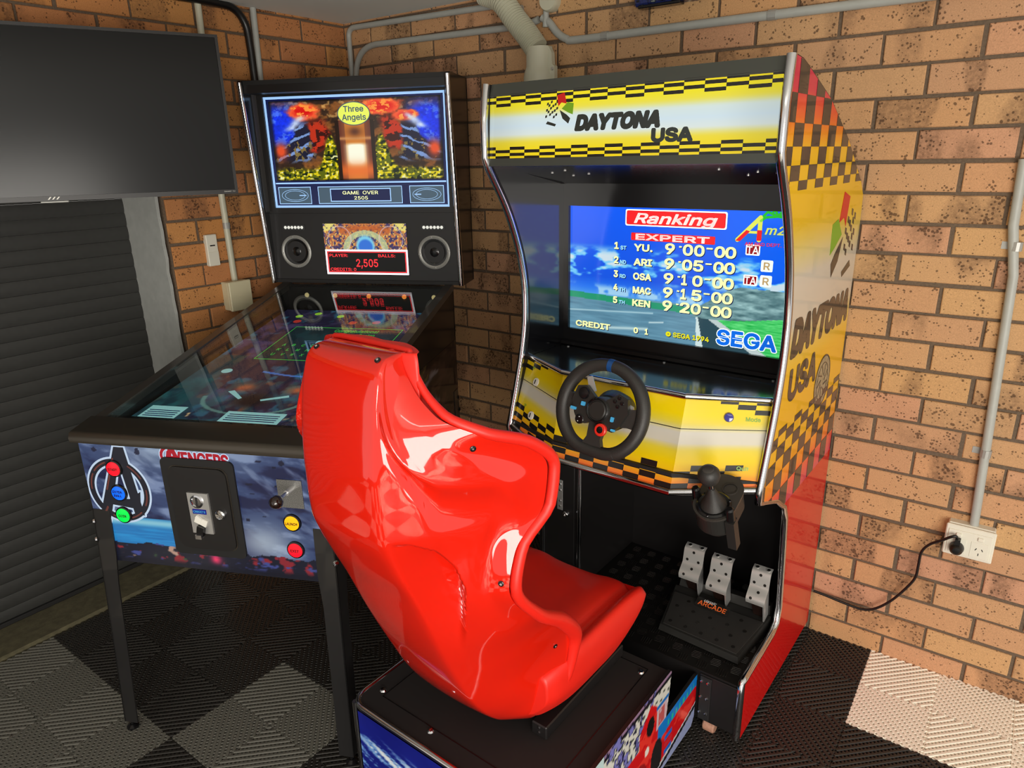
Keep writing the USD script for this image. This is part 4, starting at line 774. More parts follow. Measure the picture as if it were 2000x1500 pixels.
Y_, Z_ = np.meshgrid(np.linspace(PY0, -0.700, ny + 1), np.linspace(0.03, 0.346, nz + 1)); V_ = np.stack([0 * Y_.ravel() + SA, Y_.ravel(), Z_.ravel()], 1)
i, j = np.meshgrid(np.arange(ny), np.arange(nz)); a = (j * (ny + 1) + i).ravel(); F_ = np.vstack([np.stack([a, a + 1, a + ny + 2], 1), np.stack([a, a + ny + 2, a + ny + 1], 1)])
cen = V_[F_].mean(1); inside = shapely.contains_xy(bpoly.buffer(-0.001), cen[:, 1], cen[:, 2])
cm_ = trimesh.Trimesh(V_, F_[inside], process=False); cm_.remove_unreferenced_vertices(); cv_ = np.asarray(cm_.vertices)
pz.part('side_art', cm_, 'print_paper', col=lin(car_art(cv_[:, 1], cv_[:, 2])), label='red racing car print with blue wing')
pz.part('wing_lettering', place(txt('DAYTONA', 0.15, 0.020, 0.2, x=-0.90, y=0.163, d=0.0004), (SA + 0.0004, 0, 0), V3, Z3), 'print_green') if False else None
for s_ in (-0.175, 0.115):
    pz.part('seat_rail', bx(s_ - 0.022, s_ + 0.022, -1.27, -0.90, PZ, PZ + 0.036, 0.003), 'black_satin')
for z in (PZ + 0.012, PZ + 0.026): pz.part('rail_bolt', lathe([(0, 0), (0.003, 0), (0.003, 0.002), (0, 0.002)], (0.115, -1.27, z), (0, -1, 0), 8), 'chrome')

# ---------------------------------------------------------------- red bucket seat
SA0 = -0.035
seat = Thing('bucket_chair', 'glossy red moulded bucket racing seat on the black pedestal', 'seat', D, (SA0, -1.17, PZ + 0.036))
from scipy.interpolate import PchipInterpolator
#       ridge (da, b, z)            rim (da, b, z)          bulge kx, ky
ST = [((0.088, -1.566, 1.344), (0.098, -1.556, 1.344)),
      ((0.090, -1.600, 1.342), (0.100, -1.560, 1.336)),
      ((0.094, -1.622, 1.326), (0.106, -1.562, 1.318)),
      ((0.095, -1.638, 1.272), (0.128, -1.562, 1.282)),
      ((0.095, -1.646, 1.220), (0.168, -1.558, 1.246)),
      ((0.095, -1.652, 1.170), (0.222, -1.520, 1.214)),
      ((0.095, -1.655, 1.125), (0.258, -1.440, 1.178)),
      ((0.095, -1.655, 1.080), (0.272, -1.385, 1.118)),
      ((0.095, -1.652, 1.025), (0.268, -1.392, 1.045)),
      ((0.096, -1.622, 0.940), (0.246, -1.452, 0.968)),
      ((0.096, -1.587, 0.862), (0.244, -1.470, 0.892)),
      ((0.096, -1.540, 0.742), (0.246, -1.405, 0.800)),
      ((0.096, -1.492, 0.632), (0.236, -1.300, 0.715)),
      ((0.096, -1.448, 0.540), (0.222, -1.232, 0.620)),
      ((0.096, -1.396, 0.462), (0.212, -1.240, 0.535)),
      ((0.094, -1.340, 0.405), (0.186, -1.282, 0.455)),
      ((0.088, -1.285, 0.374), (0.125, -1.268, 0.378))]
KXY = [(.5, .5), (.55, .45), (.6, .40), (.55, .42), (.52, .42), (.50, .42), (.50, .38), (.56, .34), (.56, .34), (.46, .46), (.46, .46), (.54, .38), (.62, .36), (.66, .36), (.68, .38), (.6, .42), (.6, .5)]
ks = np.arange(len(ST)); sd = np.linspace(0, len(ST) - 1, 230)
ip = lambda arr: PchipInterpolator(ks, np.array(arr))(sd)
RG = ip([q[0] for q in ST]); RE = ip([q[1] for q in ST]); KK = ip(KXY)
N1, N2 = 9, 52
def section(i, back=0.012):
    """half section from the rear centre over the ridge to the shell's edge, right half (da > 0)"""
    R, E = RG[i], RE[i] + np.array([-0.004, -back if sd[i] > 1 else 0, 0])
    u1 = np.linspace(0, 1, N1)[:-1]
    flat = np.stack([R[0] * u1, R[1] - 0.006 * (1 - u1 ** 2) * min(1, sd[i] / 3), np.full(N1 - 1, R[2])], 1)
    K = np.array([R[0] + (E[0] - R[0]) * KK[i, 0] + 0.004, R[1] + (E[1] - R[1]) * KK[i, 1], R[2] + (E[2] - R[2]) * 0.4])
    t = np.linspace(0, 1, N2)[:, None]; return np.vstack([flat, (1 - t) ** 2 * R + 2 * t * (1 - t) * K + t ** 2 * E])
secs = np.array([section(i) for i in range(len(sd))])
for _ in range(2):      # soften the ridge a little
    q = secs.copy(); q[:, 1:-1] = 0.25 * secs[:, :-2] + 0.5 * secs[:, 1:-1] + 0.25 * secs[:, 2:]; secs = q
for _ in range(4):
    q = secs.copy(); q[1:-1] = 0.25 * secs[:-2] + 0.5 * secs[1:-1] + 0.25 * secs[2:]; secs = q
# arched recess of the lower flank and the hollow of the waist, pressed in along the surface normal
du, dv = np.gradient(secs, axis=0), np.gradient(secs, axis=1); nn_ = np.cross(dv, du); nn_ /= np.linalg.norm(nn_, axis=2, keepdims=True) + 1e-12
if np.mean(nn_[60:150, 4, 1]) > 0: nn_ = -nn_      # outwards
tt_ = np.concatenate([np.full(N1 - 1, -0.1), np.linspace(0, 1, N2)])[None, :]; ss_ = sd[:, None]
arch = np.interp(tt_, [0, .18, .35, .49, .56, 1], [8.03, 8.17, 8.52, 9.05, 9.7, 12]); tb_ = np.interp(ss_, [8, 9.6, 9.9, 10.4, 11.1, 12.0], [.56, .56, .54, .46, .27, .06])
mask = sm(ss_ - arch, 0.0, 0.12) * (1 - sm(tt_ - tb_, -0.02, 0.02)) * (1 - sm(ss_, 9.6, 11.7)) * np.clip((tt_ - 0.05) / 0.45, 0, 1)
sc_ = np.interp(tt_, [0.0, .08, .2, .27, .31, .39, .53, .69, .8, 1], [2.6, 3.0, 4.05, 4.96, 5.73, 6.29, 6.57, 6.78, 7.34, 8.2]); dd_ = ss_ - sc_
crease = np.where(dd_ < 0, np.exp(-(dd_ / 1.3) ** 2), np.exp(-(dd_ / 0.45) ** 2)) * sm(tt_, 0.05, 0.25) * (1 - sm(tt_, 0.70, 0.95))
under = np.exp(-((dd_ - 1.1) / 0.7) ** 2) * sm(tt_, 0.10, 0.30) * (1 - sm(tt_, 0.70, 0.95))
hollow = np.exp(-((ss_ - 9.6) / 1.0) ** 2) * np.exp(-((tt_ - 0.78) / 0.13) ** 2)
secs = secs - nn_ * (0.046 * mask + 0.010 * hollow - 0.012 * crease + 0.012 * under)[..., None]
ns, npt = secs.shape[:2]
fullsec = np.concatenate([secs[:, ::-1] * np.array([-1, 1, 1]), secs[:, 1:]], 1); wn = fullsec.shape[1]
# shell with thickness: outer skin, inner skin 6 mm in, closed at the edges
def skin(Pts, flip=False):
    n, w = Pts.shape[:2]; i, j = np.meshgrid(np.arange(n - 1), np.arange(w - 1), indexing='ij'); a = (i * w + j).ravel()
    F = np.vstack([np.stack([a, a + 1, a + w + 1], 1), np.stack([a, a + w + 1, a + w], 1)]); m = trimesh.Trimesh(Pts.reshape(-1, 3) + [SA0, 0, 0], F, process=False)
    if flip: m.invert()
    return m
outer = skin(fullsec)
nv = np.asarray(outer.vertex_normals); 
if np.mean(nv[:, 1]) > 0: outer.invert(); nv = -nv
inn = trimesh.Trimesh(np.asarray(outer.vertices) - nv * 0.006, outer.faces[:, ::-1], process=False)
bd = [0 * wn + k for k in range(wn)] + [k * wn + wn - 1 for k in range(1, ns)] + [(ns - 1) * wn + k for k in range(wn - 2, -1, -1)] + [k * wn for k in range(ns - 2, 0, -1)]
nV = ns * wn; F_ = []
for a, b in zip(bd, bd[1:] + bd[:1]): F_ += [(a, b, b + nV), (a, b + nV, a + nV)]
shellm = trimesh.Trimesh(np.vstack([outer.vertices, inn.vertices]), np.vstack([outer.faces, inn.faces + nV, F_]), process=False)
seat.part('shell', shellm, 'seat_shell', smooth=50)
# liner: padded roll along the shell's edge and the inner upholstery
edge = RE.copy(); k0, k1 = 0, int(0.93 * ns)
re_ = [(-q[0] + SA0, q[1], q[2]) for q in edge[k1:k0:-1]] + [(x + SA0, edge[0][1], edge[0][2] + 0.001) for x in np.linspace(-edge[0][0] + 0.02, edge[0][0] - 0.02, 6)] + [(q[0] + SA0, q[1], q[2]) for q in edge[k0 + 1:k1 + 1]]
re_ = np.array(re_)[::3]
wid = np.array([0.0065 + 0.0050 * sm(np.array([q[2]]), 1.32, 1.15)[0] + 0.007 * math.exp(-((q[2] - 0.68) / 0.10) ** 2) for q in re_])
seat.part('liner_edge', tube(re_ + np.array([0, 0.003, 0]), wid, 12), 'seat_liner', smooth=60)
inner = []
for i in range(0, k1 + 1, 4):
    R, E = RG[i], RE[i]; dpt = 0.045 + 0.035 * sm(np.array([sd[i]]), 0.5, 4)[0]
    pts = [(E[0] - 0.004, E[1] + 0.010, E[2]), (E[0] - 0.020, E[1] + 0.012, E[2]), (E[0] - 0.045, E[1] - 0.02, E[2] * 0.6 + R[2] * 0.4), (R[0] + 0.03, min(R[1] + dpt + 0.02, E[1]), R[2]), (R[0] - 0.03, R[1] + dpt, R[2]), (0, R[1] + dpt - 0.004, R[2])]
    inner.append(crom(np.array(pts), 5))
inner = np.array(inner); fi = np.concatenate([inner[:, ::1], (inner * np.array([-1, 1, 1]))[:, ::-1][:, 1:]], 1)
il = skin(fi)
if np.mean(np.asarray(il.vertex_normals)[:, 1]) < 0: il.invert()
seat.part('back_liner', il, 'seat_liner', smooth=60)
# pan: lofted tub with side rolls and dished cushion
PAN = [(-1.315, 0.200, 0.150, 0.425, 0.545), (-1.27, 0.216, 0.165, 0.402, 0.560), (-1.18, 0.224, 0.180, 0.392, 0.572), (-1.08, 0.226, 0.186, 0.395, 0.574), (-0.99, 0.226, 0.190, 0.402, 0.572), (-0.930, 0.225, 0.190, 0.422, 0.566), (-0.892, 0.223, 0.192, 0.455, 0.558), (-0.872, 0.219, 0.196, 0.490, 0.548), (-0.863, 0.210, 0.196, 0.512, 0.534)]
pk = np.array([p[0] for p in PAN]); bb = np.linspace(pk[0], pk[-1], 46); pv = [PchipInterpolator(pk, np.array([p[k] for p in PAN]))(bb) for k in range(1, 5)]
def psec(w, wb, zb, zt):
    h = zt - zb
    pts = [(0, zb), (wb * 0.8, zb), (wb, zb + 0.012 * h / 0.2), (w - 0.006, zb + 0.45 * h), (w, zb + 0.75 * h), (w - 0.004, zt - 0.006), (w - 0.016, zt + 0.004), (w - 0.032, zt - 0.004), (w - 0.044, zt - 0.020), (w - 0.054, zt - 0.022), (w - 0.070, zt - 0.006), (w - 0.11, zt - 0.004), (0.06, zt - 0.012), (0, zt - 0.014)]
    return crom(np.array(pts), 4)
ps = []
for k in range(len(bb)):
    q = psec(*(p[k] for p in pv)); r = np.stack([q[:, 0], np.full(len(q), bb[k]), q[:, 1]], 1); ps.append(np.vstack([r, (r * np.array([-1, 1, 1]))[::-1][1:-1]]))
ps = np.array(ps); w_ = ps.shape[1]; F_ = []
for i in range(len(bb) - 1):
    for j in range(w_): j2 = (j + 1) % w_; F_ += [(i * w_ + j, i * w_ + j2, (i + 1) * w_ + j2), (i * w_ + j, (i + 1) * w_ + j2, (i + 1) * w_ + j)]
V_ = np.vstack([ps.reshape(-1, 3), ps[0].mean(0), ps[-1].mean(0) + [0, 0.003, 0]]); c0 = len(V_) - 2
for j in range(w_): j2 = (j + 1) % w_; F_ += [(c0, j2, j), (c0 + 1, (len(bb) - 1) * w_ + j, (len(bb) - 1) * w_ + j2)]
pan = trimesh.Trimesh(V_ + [SA0, 0, 0], np.array(F_), process=False)
if pan.volume < 0: pan.invert()
seat.part('seat_pan', pan, 'seat_liner', smooth=60)
# fixing screws on the shell
vo = np.asarray(outer.vertices); vn_ = np.asarray(outer.vertex_normals)
def vid(s_, t_): return int(round(s_ / (len(ST) - 1) * (ns - 1))) * wn + (npt - 1) + N1 - 1 + int(round(t_ * (N2 - 1)))
SCREWS = [int(np.argmin(np.abs(vo[:, 0] - SA0 - da) + np.abs(vo[:, 2] - 1.338))) for da in (-0.082, 0.082)] + [vid(5.45, 0.80), vid(9.78, 0.93), vid(12.72, 0.86)]
for k in SCREWS:
    p, n = vo[k], vn_[k]
    sc = seat.part('screw', lathe([(0, -0.001), (0.0055, -0.001), (0.0055, 0.002), (0.0035, 0.0028), (0, 0.0028)], p, n, 12), 'black_gloss', smooth=30); seat.part('screw_head', lathe([(0, 0.001), (0.003, 0.001), (0.0024, 0.0042), (0, 0.0045)], p, n, 10), 'chrome', parent=sc)

# ---------------------------------------------------------------- pinball machine (frame PB: u across, v towards the corner, z up)
pin = Thing('pinball_machine', 'dark virtual pinball machine with a lit backglass and blue-grey cloud art', 'pinball machine', PB, (0, 0.5, 0))
HWp = 0.362; ZF, ZB, VB = 0.944, 1.150, 1.19
sidep = [(0.0, 0.572), (0.55, 0.600), (1.20, 0.600), (1.20, 1.165), (1.165, 1.150), (0.10, 0.962), (0.0, 0.944)]
for sg in (-1, 1): pin.part('side_board', place(extr(Polygon(sidep), 0.018), (sg * HWp - (0.018 if sg > 0 else 0), 0, 0), V3, Z3), 'black_gloss')
def pside(s, t):
    c = full(s, (40, 30, 27)); n = fb(s * 3, t * 2.2, 4, 2); c = mixc(c, (70, 48, 40), sm(n, 0.45, 0.65)); c = mixc(c, (150, 145, 150), 0.8 * sm(fb(s * 2, t * 3, 4, 7), 0.55, 0.68) * (s > 0.45) * (s < 0.8)); c = mixc(c, (110, 92, 40), 0.9 * sm(fb(s * 6, t * 4, 5, 12), 0.56, 0.66) * (s > 0.4) * (s < 0.7)); c = mixc(c, (24, 16, 14), sm(fb(s, t, 7, 5), 0.55, 0.7)); return c
g_, c_ = grid(pside, (HWp + 0.0006, 0.01, 0.605), V3 * 1.185, Z3 * 0.34, 120, 40)
pin.part('side_art', g_, 'print_side', col=c_, label='dark brown glossy side art')
pin.part('back_board', bx(-HWp, HWp, 1.182, 1.20, 0.60, 1.16), 'black_matte'); pin.part('floor_board', bx(-HWp + 0.018, HWp - 0.018, 0.012, 1.18, 0.585, 0.60), 'black_matte')
pin.part('front_board', bx(-HWp + 0.002, HWp - 0.002, 0.0, 0.018, 0.572, 0.94), 'black_satin')
def storm(s, t):
    c = full(s, (58, 74, 116)); n = fb(s * 2.0 + t, t * 2.6, 3.2, 31, 5); c = mixc(c, (26, 32, 72), 1.2 * sm(n, 0.50, 0.36)); c = mixc(c, (132, 150, 188), 1.1 * sm(n, 0.52, 0.66))
    st = fb((s + t * 0.6) * 9, (t - s * 0.5) * 2.5, 2, 5); c = mixc(c, (160, 175, 205), 0.5 * sm(st, 0.55, 0.7) * sm(t, 0.25, 0.5))
    c = mixc(c, (176, 196, 216), 0.75 * np.exp(-((s - 0.42) / 0.22) ** 2) * sm(t, 0.72, 1.0)); c = mixc(c, (196, 208, 220), 0.8 * np.exp(-((s - 0.72) / 0.12) ** 2 - ((t - 0.28) / 0.16) ** 2))
    sea = (t < 0.40) & (s < 0.46); c = np.where(sea[:, None], mixc(np.stack([20 + 30 * fb(s * 2, t * 22, 4, 3), 90 + 90 * fb(s * 2, t * 22, 4, 3), 165 + 80 * fb(s * 2, t * 22, 4, 3)], -1), (150, 215, 235), np.exp(-((t - 0.36) / 0.03) ** 2)), c)
    r = meshkit.noise(np.stack([s * 16, t * 15, 0 * s + 9.3], -1), 4); c = mixc(c, (28, 30, 58), 0.9 * (r > 0.80) * (t > 0.45) * (t < 0.97) * (np.abs(s - 0.45) > 0.10))
    r2 = meshkit.noise(np.stack([s * 30, t * 28, 0 * s + 1.3], -1), 6); c = mixc(c, (20, 22, 48), 0.9 * (r2 > 0.82) * (np.abs(s - 0.78) < 0.13) * (t > 0.40))
    low = sm(0.12 + 0.13 * fb(s * 7, t, 2, 14) - t, 0.0, 0.03); dark = full(s, (22, 24, 44)); k = fb(s * 14, t * 10, 1.6, 17); dark = mixc(dark, (150, 40, 52), sm(k, 0.60, 0.66)); dark = mixc(dark, (70, 80, 150), sm(fb(s * 11, t * 13, 1.7, 19), 0.58, 0.66)); dark = mixc(dark, (200, 160, 140), sm(fb(s * 15, t * 12, 1.4, 23), 0.66, 0.72)); dark = mixc(dark, (60, 90, 60), sm(fb(s * 9, t * 9, 1.5, 29), 0.62, 0.68) * (s < 0.4))
    c = np.where((low > 0.5)[:, None], dark, c); c = mixc(c, (255, 60, 110), np.exp(-((s - 0.505) / 0.022) ** 2 - ((t - 0.10) / 0.045) ** 2) * (0.5 + fb(s * 20, t * 20, 1, 3))); c = mixc(c, (14, 16, 34), sm(0.05 - t, -0.02, 0.03)); return c
g_, c_ = grid(storm, (-HWp, -0.0007, 0.573), U * 2 * HWp, Z3 * 0.368, 260, 130)
pin.part('front_art', g_, 'print_dim', col=c_, label='blue-grey storm cloud print')
FR = lambda m, l=0.0012: place(m, (0, -l, 0), U, Z3)
# ring emblem with the letter A
cxr, czr, rad = -0.262, 0.800, 0.094
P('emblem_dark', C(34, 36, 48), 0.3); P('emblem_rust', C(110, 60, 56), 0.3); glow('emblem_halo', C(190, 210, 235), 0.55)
leg1 = Polygon([(-0.232, 0.930), (-0.252, 0.930), (-0.352, 0.686), (-0.318, 0.686), (-0.296, 0.742)]); leg2 = Polygon([(-0.252, 0.930), (-0.222, 0.930), (-0.196, 0.728), (-0.226, 0.728)]); barA = Polygon([(-0.30, 0.775), (-0.235, 0.775), (-0.196, 0.800), (-0.205, 0.745), (-0.30, 0.755)])
ringA = Point(cxr, czr).buffer(rad, quad_segs=16).difference(Point(cxr, czr).buffer(rad - 0.017, quad_segs=16)); clipA = sbox(-HWp + 0.001, 0.6, 0.3, 0.94)
emb = ringA.union(leg1).union(leg2).union(barA)
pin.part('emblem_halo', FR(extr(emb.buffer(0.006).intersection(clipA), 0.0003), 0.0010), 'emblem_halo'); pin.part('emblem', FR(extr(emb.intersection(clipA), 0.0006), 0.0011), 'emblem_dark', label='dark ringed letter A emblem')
pin.part('emblem_streak', FR(extr(shapely.union_all([LineString([(cxr + (rad - 0.008) * math.cos(a), czr + (rad - 0.008) * math.sin(a)) for a in np.linspace(a0, a0 + 0.55, 6)]).buffer(0.0022) for a0 in (0.5, 1.9, 2.6, 4.3, 4.9, 5.8)] + [LineString([(-0.338, 0.70), (-0.31, 0.745)]).buffer(0.003), LineString([(-0.30, 0.80), (-0.262, 0.895)]).buffer(0.0025)]).intersection(clipA), 0.0004), 0.0018), 'emblem_rust')
# title lettering above the coin door
def title(r): return fat('AVENGERS', 0.188, 0.036, -0.098, 0.893, r)
big = fat('A', 0.046, 0.050, -0.098, 0.893, 0.002); arc = LineString([(-0.078 + 0.03 * math.cos(a), 0.915 + 0.026 * math.sin(a)) for a in np.linspace(1.6, 4.4, 10)]).buffer(0.004)
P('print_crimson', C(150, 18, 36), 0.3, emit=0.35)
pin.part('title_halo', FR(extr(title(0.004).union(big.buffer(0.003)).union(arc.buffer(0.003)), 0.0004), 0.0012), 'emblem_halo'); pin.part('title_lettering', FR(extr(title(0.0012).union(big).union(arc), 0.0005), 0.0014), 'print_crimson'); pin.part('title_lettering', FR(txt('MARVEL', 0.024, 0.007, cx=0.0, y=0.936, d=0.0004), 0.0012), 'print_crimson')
# coin door
cd = pin.part('coin_door_frame', FR(extr(rrect(-0.112, 0.104, 0.624, 0.912, 0.016), 0.006), 0.001), 'black_matte')
pin.part('coin_door', FR(extr(rrect(-0.090, 0.082, 0.648, 0.890, 0.024), 0.006), 0.0072), 'black_satin', label='black steel coin door')
pin.part('door_bead', FR(extr(rrect(-0.093, 0.085, 0.645, 0.893, 0.026).difference(rrect(-0.090, 0.082, 0.648, 0.890, 0.024)), 0.0012), 0.0068), 'rail_metal')
cm = pin.part('coin_mechanism', FR(extr(sbox(-0.038, 0.700, 0.024, 0.820), 0.006), 0.0130), 'steel')
pin.part('coin_dial', lathe([(0, 0), (0.019, 0), (0.019, 0.003), (0.015, 0.005), (0.013, 0.002), (0, 0.002)], (-0.010, -0.019, 0.796), (0, -1, 0), 24), 'chrome', parent=cm, smooth=30); pin.part('coin_slot', FR(extr(sbox(-0.0115, 0.780, -0.0085, 0.812), 0.003), 0.0205), 'black_matte', parent=cm)
pin.part('price_label', FR(extr(sbox(-0.028, 0.759, 0.013, 0.773), 0.0006), 0.0192), 'blue_button', parent=cm); pin.part('price_lettering', FR(txt('CREDITS', 0.036, 0.007, cx=-0.0075, y=0.7625, d=0.0004), 0.0200), 'blue_rubber', parent=cm)
pin.part('coin_chute', cat(FR(extr(affinity.rotate(sbox(-0.024, 0.728, 0.012, 0.748), -25), 0.004), 0.0195), FR(extr(affinity.rotate(sbox(-0.020, 0.742, 0.000, 0.752), -40), 0.006), 0.0195)), 'white_cap', parent=cm); pin.part('return_cup', FR(extr(Polygon([(-0.022, 0.696), (-0.002, 0.696), (0.004, 0.722), (-0.014, 0.728)]), 0.012), 0.0195), 'black_gloss', parent=cm); pin.part('return_lip', FR(extr(sbox(-0.022, 0.690, -0.004, 0.702), 0.012), 0.0225), 'chrome', parent=cm)
pin.part('door_lock', lathe([(0, 0), (0.0145, 0), (0.0145, 0.006), (0.011, 0.009), (0.004, 0.008), (0, 0.008)], (0.052, -0.0135, 0.760), (0, -1, 0), 20), 'chrome', smooth=30, label='round chrome door lock')
# lit buttons with lettering
for u, z, lamp, wd in ((-0.262, 0.866, 'lamp_red', ('START',)), (-0.262, 0.793, 'lamp_blue', ('EXTRA', 'BALL')), (-0.262, 0.725, 'lamp_green', ('COIN',)), (0.252, 0.748, 'lamp_orange', ('LAUNCH',)), (0.252, 0.667, 'lamp_red', ('EXIT',))):
    b_ = pin.part('button_bezel', lathe([(0.0215, 0), (0.0255, 0), (0.0245, 0.005), (0.021, 0.006)], (u, -0.001, z), (0, -1, 0), 24), 'black_gloss', smooth=30)
    pin.part('lit_button', lathe([(0, 0), (0.0215, 0), (0.0205, 0.007), (0.012, 0.0085), (0, 0.009)], (u, -0.001, z), (0, -1, 0), 24), lamp, smooth=40, parent=b_)
    for k, t_ in enumerate(wd): pin.part('button_lettering', FR(txt(t_, 0.005 * len(t_) + 0.004, 0.0075, cx=u, y=z - 0.004 - (k - (len(wd) - 1) / 2) * 0.011, d=0.0006), 0.0098), 'print_black', parent=b_)
pp_ = pin.part('plunger_plate', FR(extr(sbox(0.222, 0.792, 0.292, 0.872), 0.003), 0.001), 'zinc_speckle'); pin.part('plunger_rod', cyl((0.262, -0.003, 0.848), (0.262, -0.062, 0.848), 0.005, n=12), 'chrome', parent=pp_, smooth=40); pin.part('plunger_spring', cyl((0.262, -0.003, 0.848), (0.262, -0.030, 0.848), 0.0085, 0.0075, n=14), 'steel', parent=pp_, smooth=40)
pin.part('plunger_knob', lathe([(0.0005, 0), (0.009, 0.001), (0.0155, 0.010), (0.0175, 0.019), (0.0155, 0.028), (0.009, 0.034), (0.0005, 0.036)], (0.262, -0.060, 0.848), (0, -1, 0), 22), 'knob_brown', smooth=60, parent=pp_)
# lock bar, side rails, glass, apron
pin.part('lock_bar', place(extr(Polygon([(-0.014, 0.940), (-0.016, 0.952), (-0.010, 0.966), (0.0, 0.970), (0.075, 0.984), (0.085, 0.978), (0.085, 0.962), (0.004, 0.942)]), 2 * HWp + 0.026), (-HWp - 0.013, 0, 0), V3, Z3), 'rail_metal', smooth=50, label='dark brushed metal lock bar')
for sg in (-1, 1):
    u0, u1 = sorted((sg * (HWp + 0.006), sg * (HWp - 0.026)))
    pin.part('side_rail', place(extr(Polygon([(0.06, 0.952), (0.06, 0.978), (1.185, 1.176), (1.185, 1.150)]), u1 - u0), (u0, 0, 0), V3, Z3), 'charcoal_gloss')
pin.part('glass', hull([(sx * (HWp - 0.027), v, z + dz) for sx in (-1, 1) for v, z in ((0.086, 0.974), (1.17, 1.167)) for dz in (0, 0.004)]), 'glass_pane', label='sloping clear playfield glass')
pin.part('apron', hull([(sx * (HWp - 0.019), v, z) for sx in (-1, 1) for v, z in ((0.020, 0.93), (0.020, 0.945), (0.165, 0.952), (0.165, 0.93))]), 'black_gloss')
pin.part('inner_back_board', bx(-HWp + 0.018, HWp - 0.018, 1.158, 1.166, 0.98, 1.158), 'black_satin')
for u, mt in ((-0.259, 'bulb_warm'), (-0.133, 'bulb_warm'), (0.015, 'bulb_orange'), (0.167, 'bulb_orange'), (0.292, 'bulb_warm')): pin.part('bulb', lathe([(0.0005, 0.010), (0.005, 0.009), (0.009, 0.004), (0.0095, 0), (0, 0)], (u, 1.158, 1.124), (0, -1, 0), 14), mt, smooth=50)
# playfield display under the glass
PF0, PF1 = np.array([0, 0.165, 0.947]), np.array([0, 1.120, 1.068]); pv_ = PF1 - PF0; PL = np.linalg.norm(pv_); pv_u = pv_ / PL; PW = 0.335
def playfield(s, t):
    c = full(s, (24, 22, 44)); n = fb(s * 3, t * 4, 4, 3); c = mixc(c, (60, 50, 84), sm(n, 0.5, 0.7)); c = mixc(c, (40, 90, 110), 0.8 * sm(fb(s * 4, t * 5, 4, 41), 0.56, 0.68)); c = mixc(c, (120, 70, 50), 0.7 * sm(fb(s * 5, t * 6, 3, 43), 0.60, 0.70) * (t < 0.6)); c = mixc(c, (20, 60, 58), 0.6 * (s < 0.16) * (t < 0.5))
    lowr = t < 0.30; c = mixc(c, (30, 80, 82), 0.55 * lowr * sm(fb(s * 6, t * 6, 4, 8), 0.40, 0.6))
    for x in (0.36, 0.62): c = mixc(c, (190, 90, 50), 0.9 * np.exp(-((s - x) / 0.05) ** 2 - ((t - 0.24) / 0.03) ** 2) * (0.4 + fb(s * 30, t * 30, 1, 2)))
    c = mixc(c, (14, 10, 18), np.exp(-(((s - 0.46) / 0.09) ** 2 + ((t - 0.155) / 0.05) ** 2) ** 2)); e = np.hypot((s - 0.47) / 0.25, (t - 0.17) / 0.11); c = mixc(c, (90, 130, 120), 0.8 * (np.abs(e - 1) < 0.045) * (t < 0.17))
    c = mixc(c, (70, 120, 200), 0.8 * (np.abs(t - 0.36 - 0.02 * np.sin(s * 8)) < 0.006) * (s > 0.35) * (s < 0.85)); c = mixc(c, (230, 190, 130), 0.8 * sm(fb(s * 7, t * 8, 4, 55), 0.64, 0.72) * (t < 0.08))
    box = (s > 0.21) & (s < 0.86) & (t > 0.47) & (t < 0.80); c = np.where(box[:, None], c * 0.25 + np.array([14, 30, 30]), c)
    return c
g_, c_ = grid(playfield, PF0 - U * PW, U * 2 * PW, pv_, 180, 240)
pf_ = pin.part('playfield_screen', g_, 'print_playfield', col=c_, label='lit playfield screen under the glass')
ON = lambda m, l=0.0006: place(m, PF0 - U * PW + np.cross(U, pv_u) * l, U * 2 * PW / 1.0, pv_u * PL)
def pfp(poly): return extr(poly, 0.0004)
pin.part('instruction_card', ON(cat(pfp(Polygon([(0.03, 0.01), (0.21, 0.01), (0.21, 0.085), (0.03, 0.085)])), pfp(Polygon([(0.42, 0.0), (0.70, 0.0), (0.70, 0.075), (0.42, 0.075)])))), 'pf_cyan', parent=pf_)
lines_ = [sbox(x0, y, x0 + w_, y + 0.004) for x0, w_ in ((0.045, 0.15), (0.44, 0.24)) for y in (0.018, 0.030, 0.042, 0.054)]
pin.part('card_line', ON(cat(*[pfp(q) for q in lines_]), 0.0012), 'screen_navy', parent=pf_)
pin.part('flipper', ON(cat(pfp(Polygon([(0.30, 0.205), (0.325, 0.215), (0.405, 0.165), (0.395, 0.155)])), pfp(Polygon([(0.50, 0.160), (0.51, 0.150), (0.625, 0.185), (0.615, 0.198)])))), 'pf_cyan', parent=pf_)
fr_ = sbox(0.21, 0.47, 0.86, 0.80); pin.part('message_frame', ON(pfp(fr_.difference(fr_.buffer(-0.004)))), 'pf_green', parent=pf_)
msg = [txt(t_, w_, 0.026, x=x, y=y, d=0.0004) for t_, x, y, w_ in (('Congratulations!', 0.47, 0.755, 0.26), ('You Have Beaten', 0.49, 0.715, 0.24), ('Enter Your Name', 0.51, 0.675, 0.20))]
for r, row in enumerate(('ABCDEFGHIJ', 'KLMNOPQRST', 'UVWXYZ.-<>')):
    for k, ch in enumerate(row): msg.append(txt(ch, 0.018, 0.020, x=0.27 + k * 0.055, y=0.60 - r * 0.045, d=0.0004))
pin.part('message_lettering', ON(cat(*msg)), 'pf_green', parent=pf_); pin.part('message_badge', ON(cat(pfp(rrect(0.44, 0.50, 0.63, 0.66, 0.01)))), 'pf_cyan', parent=pf_)
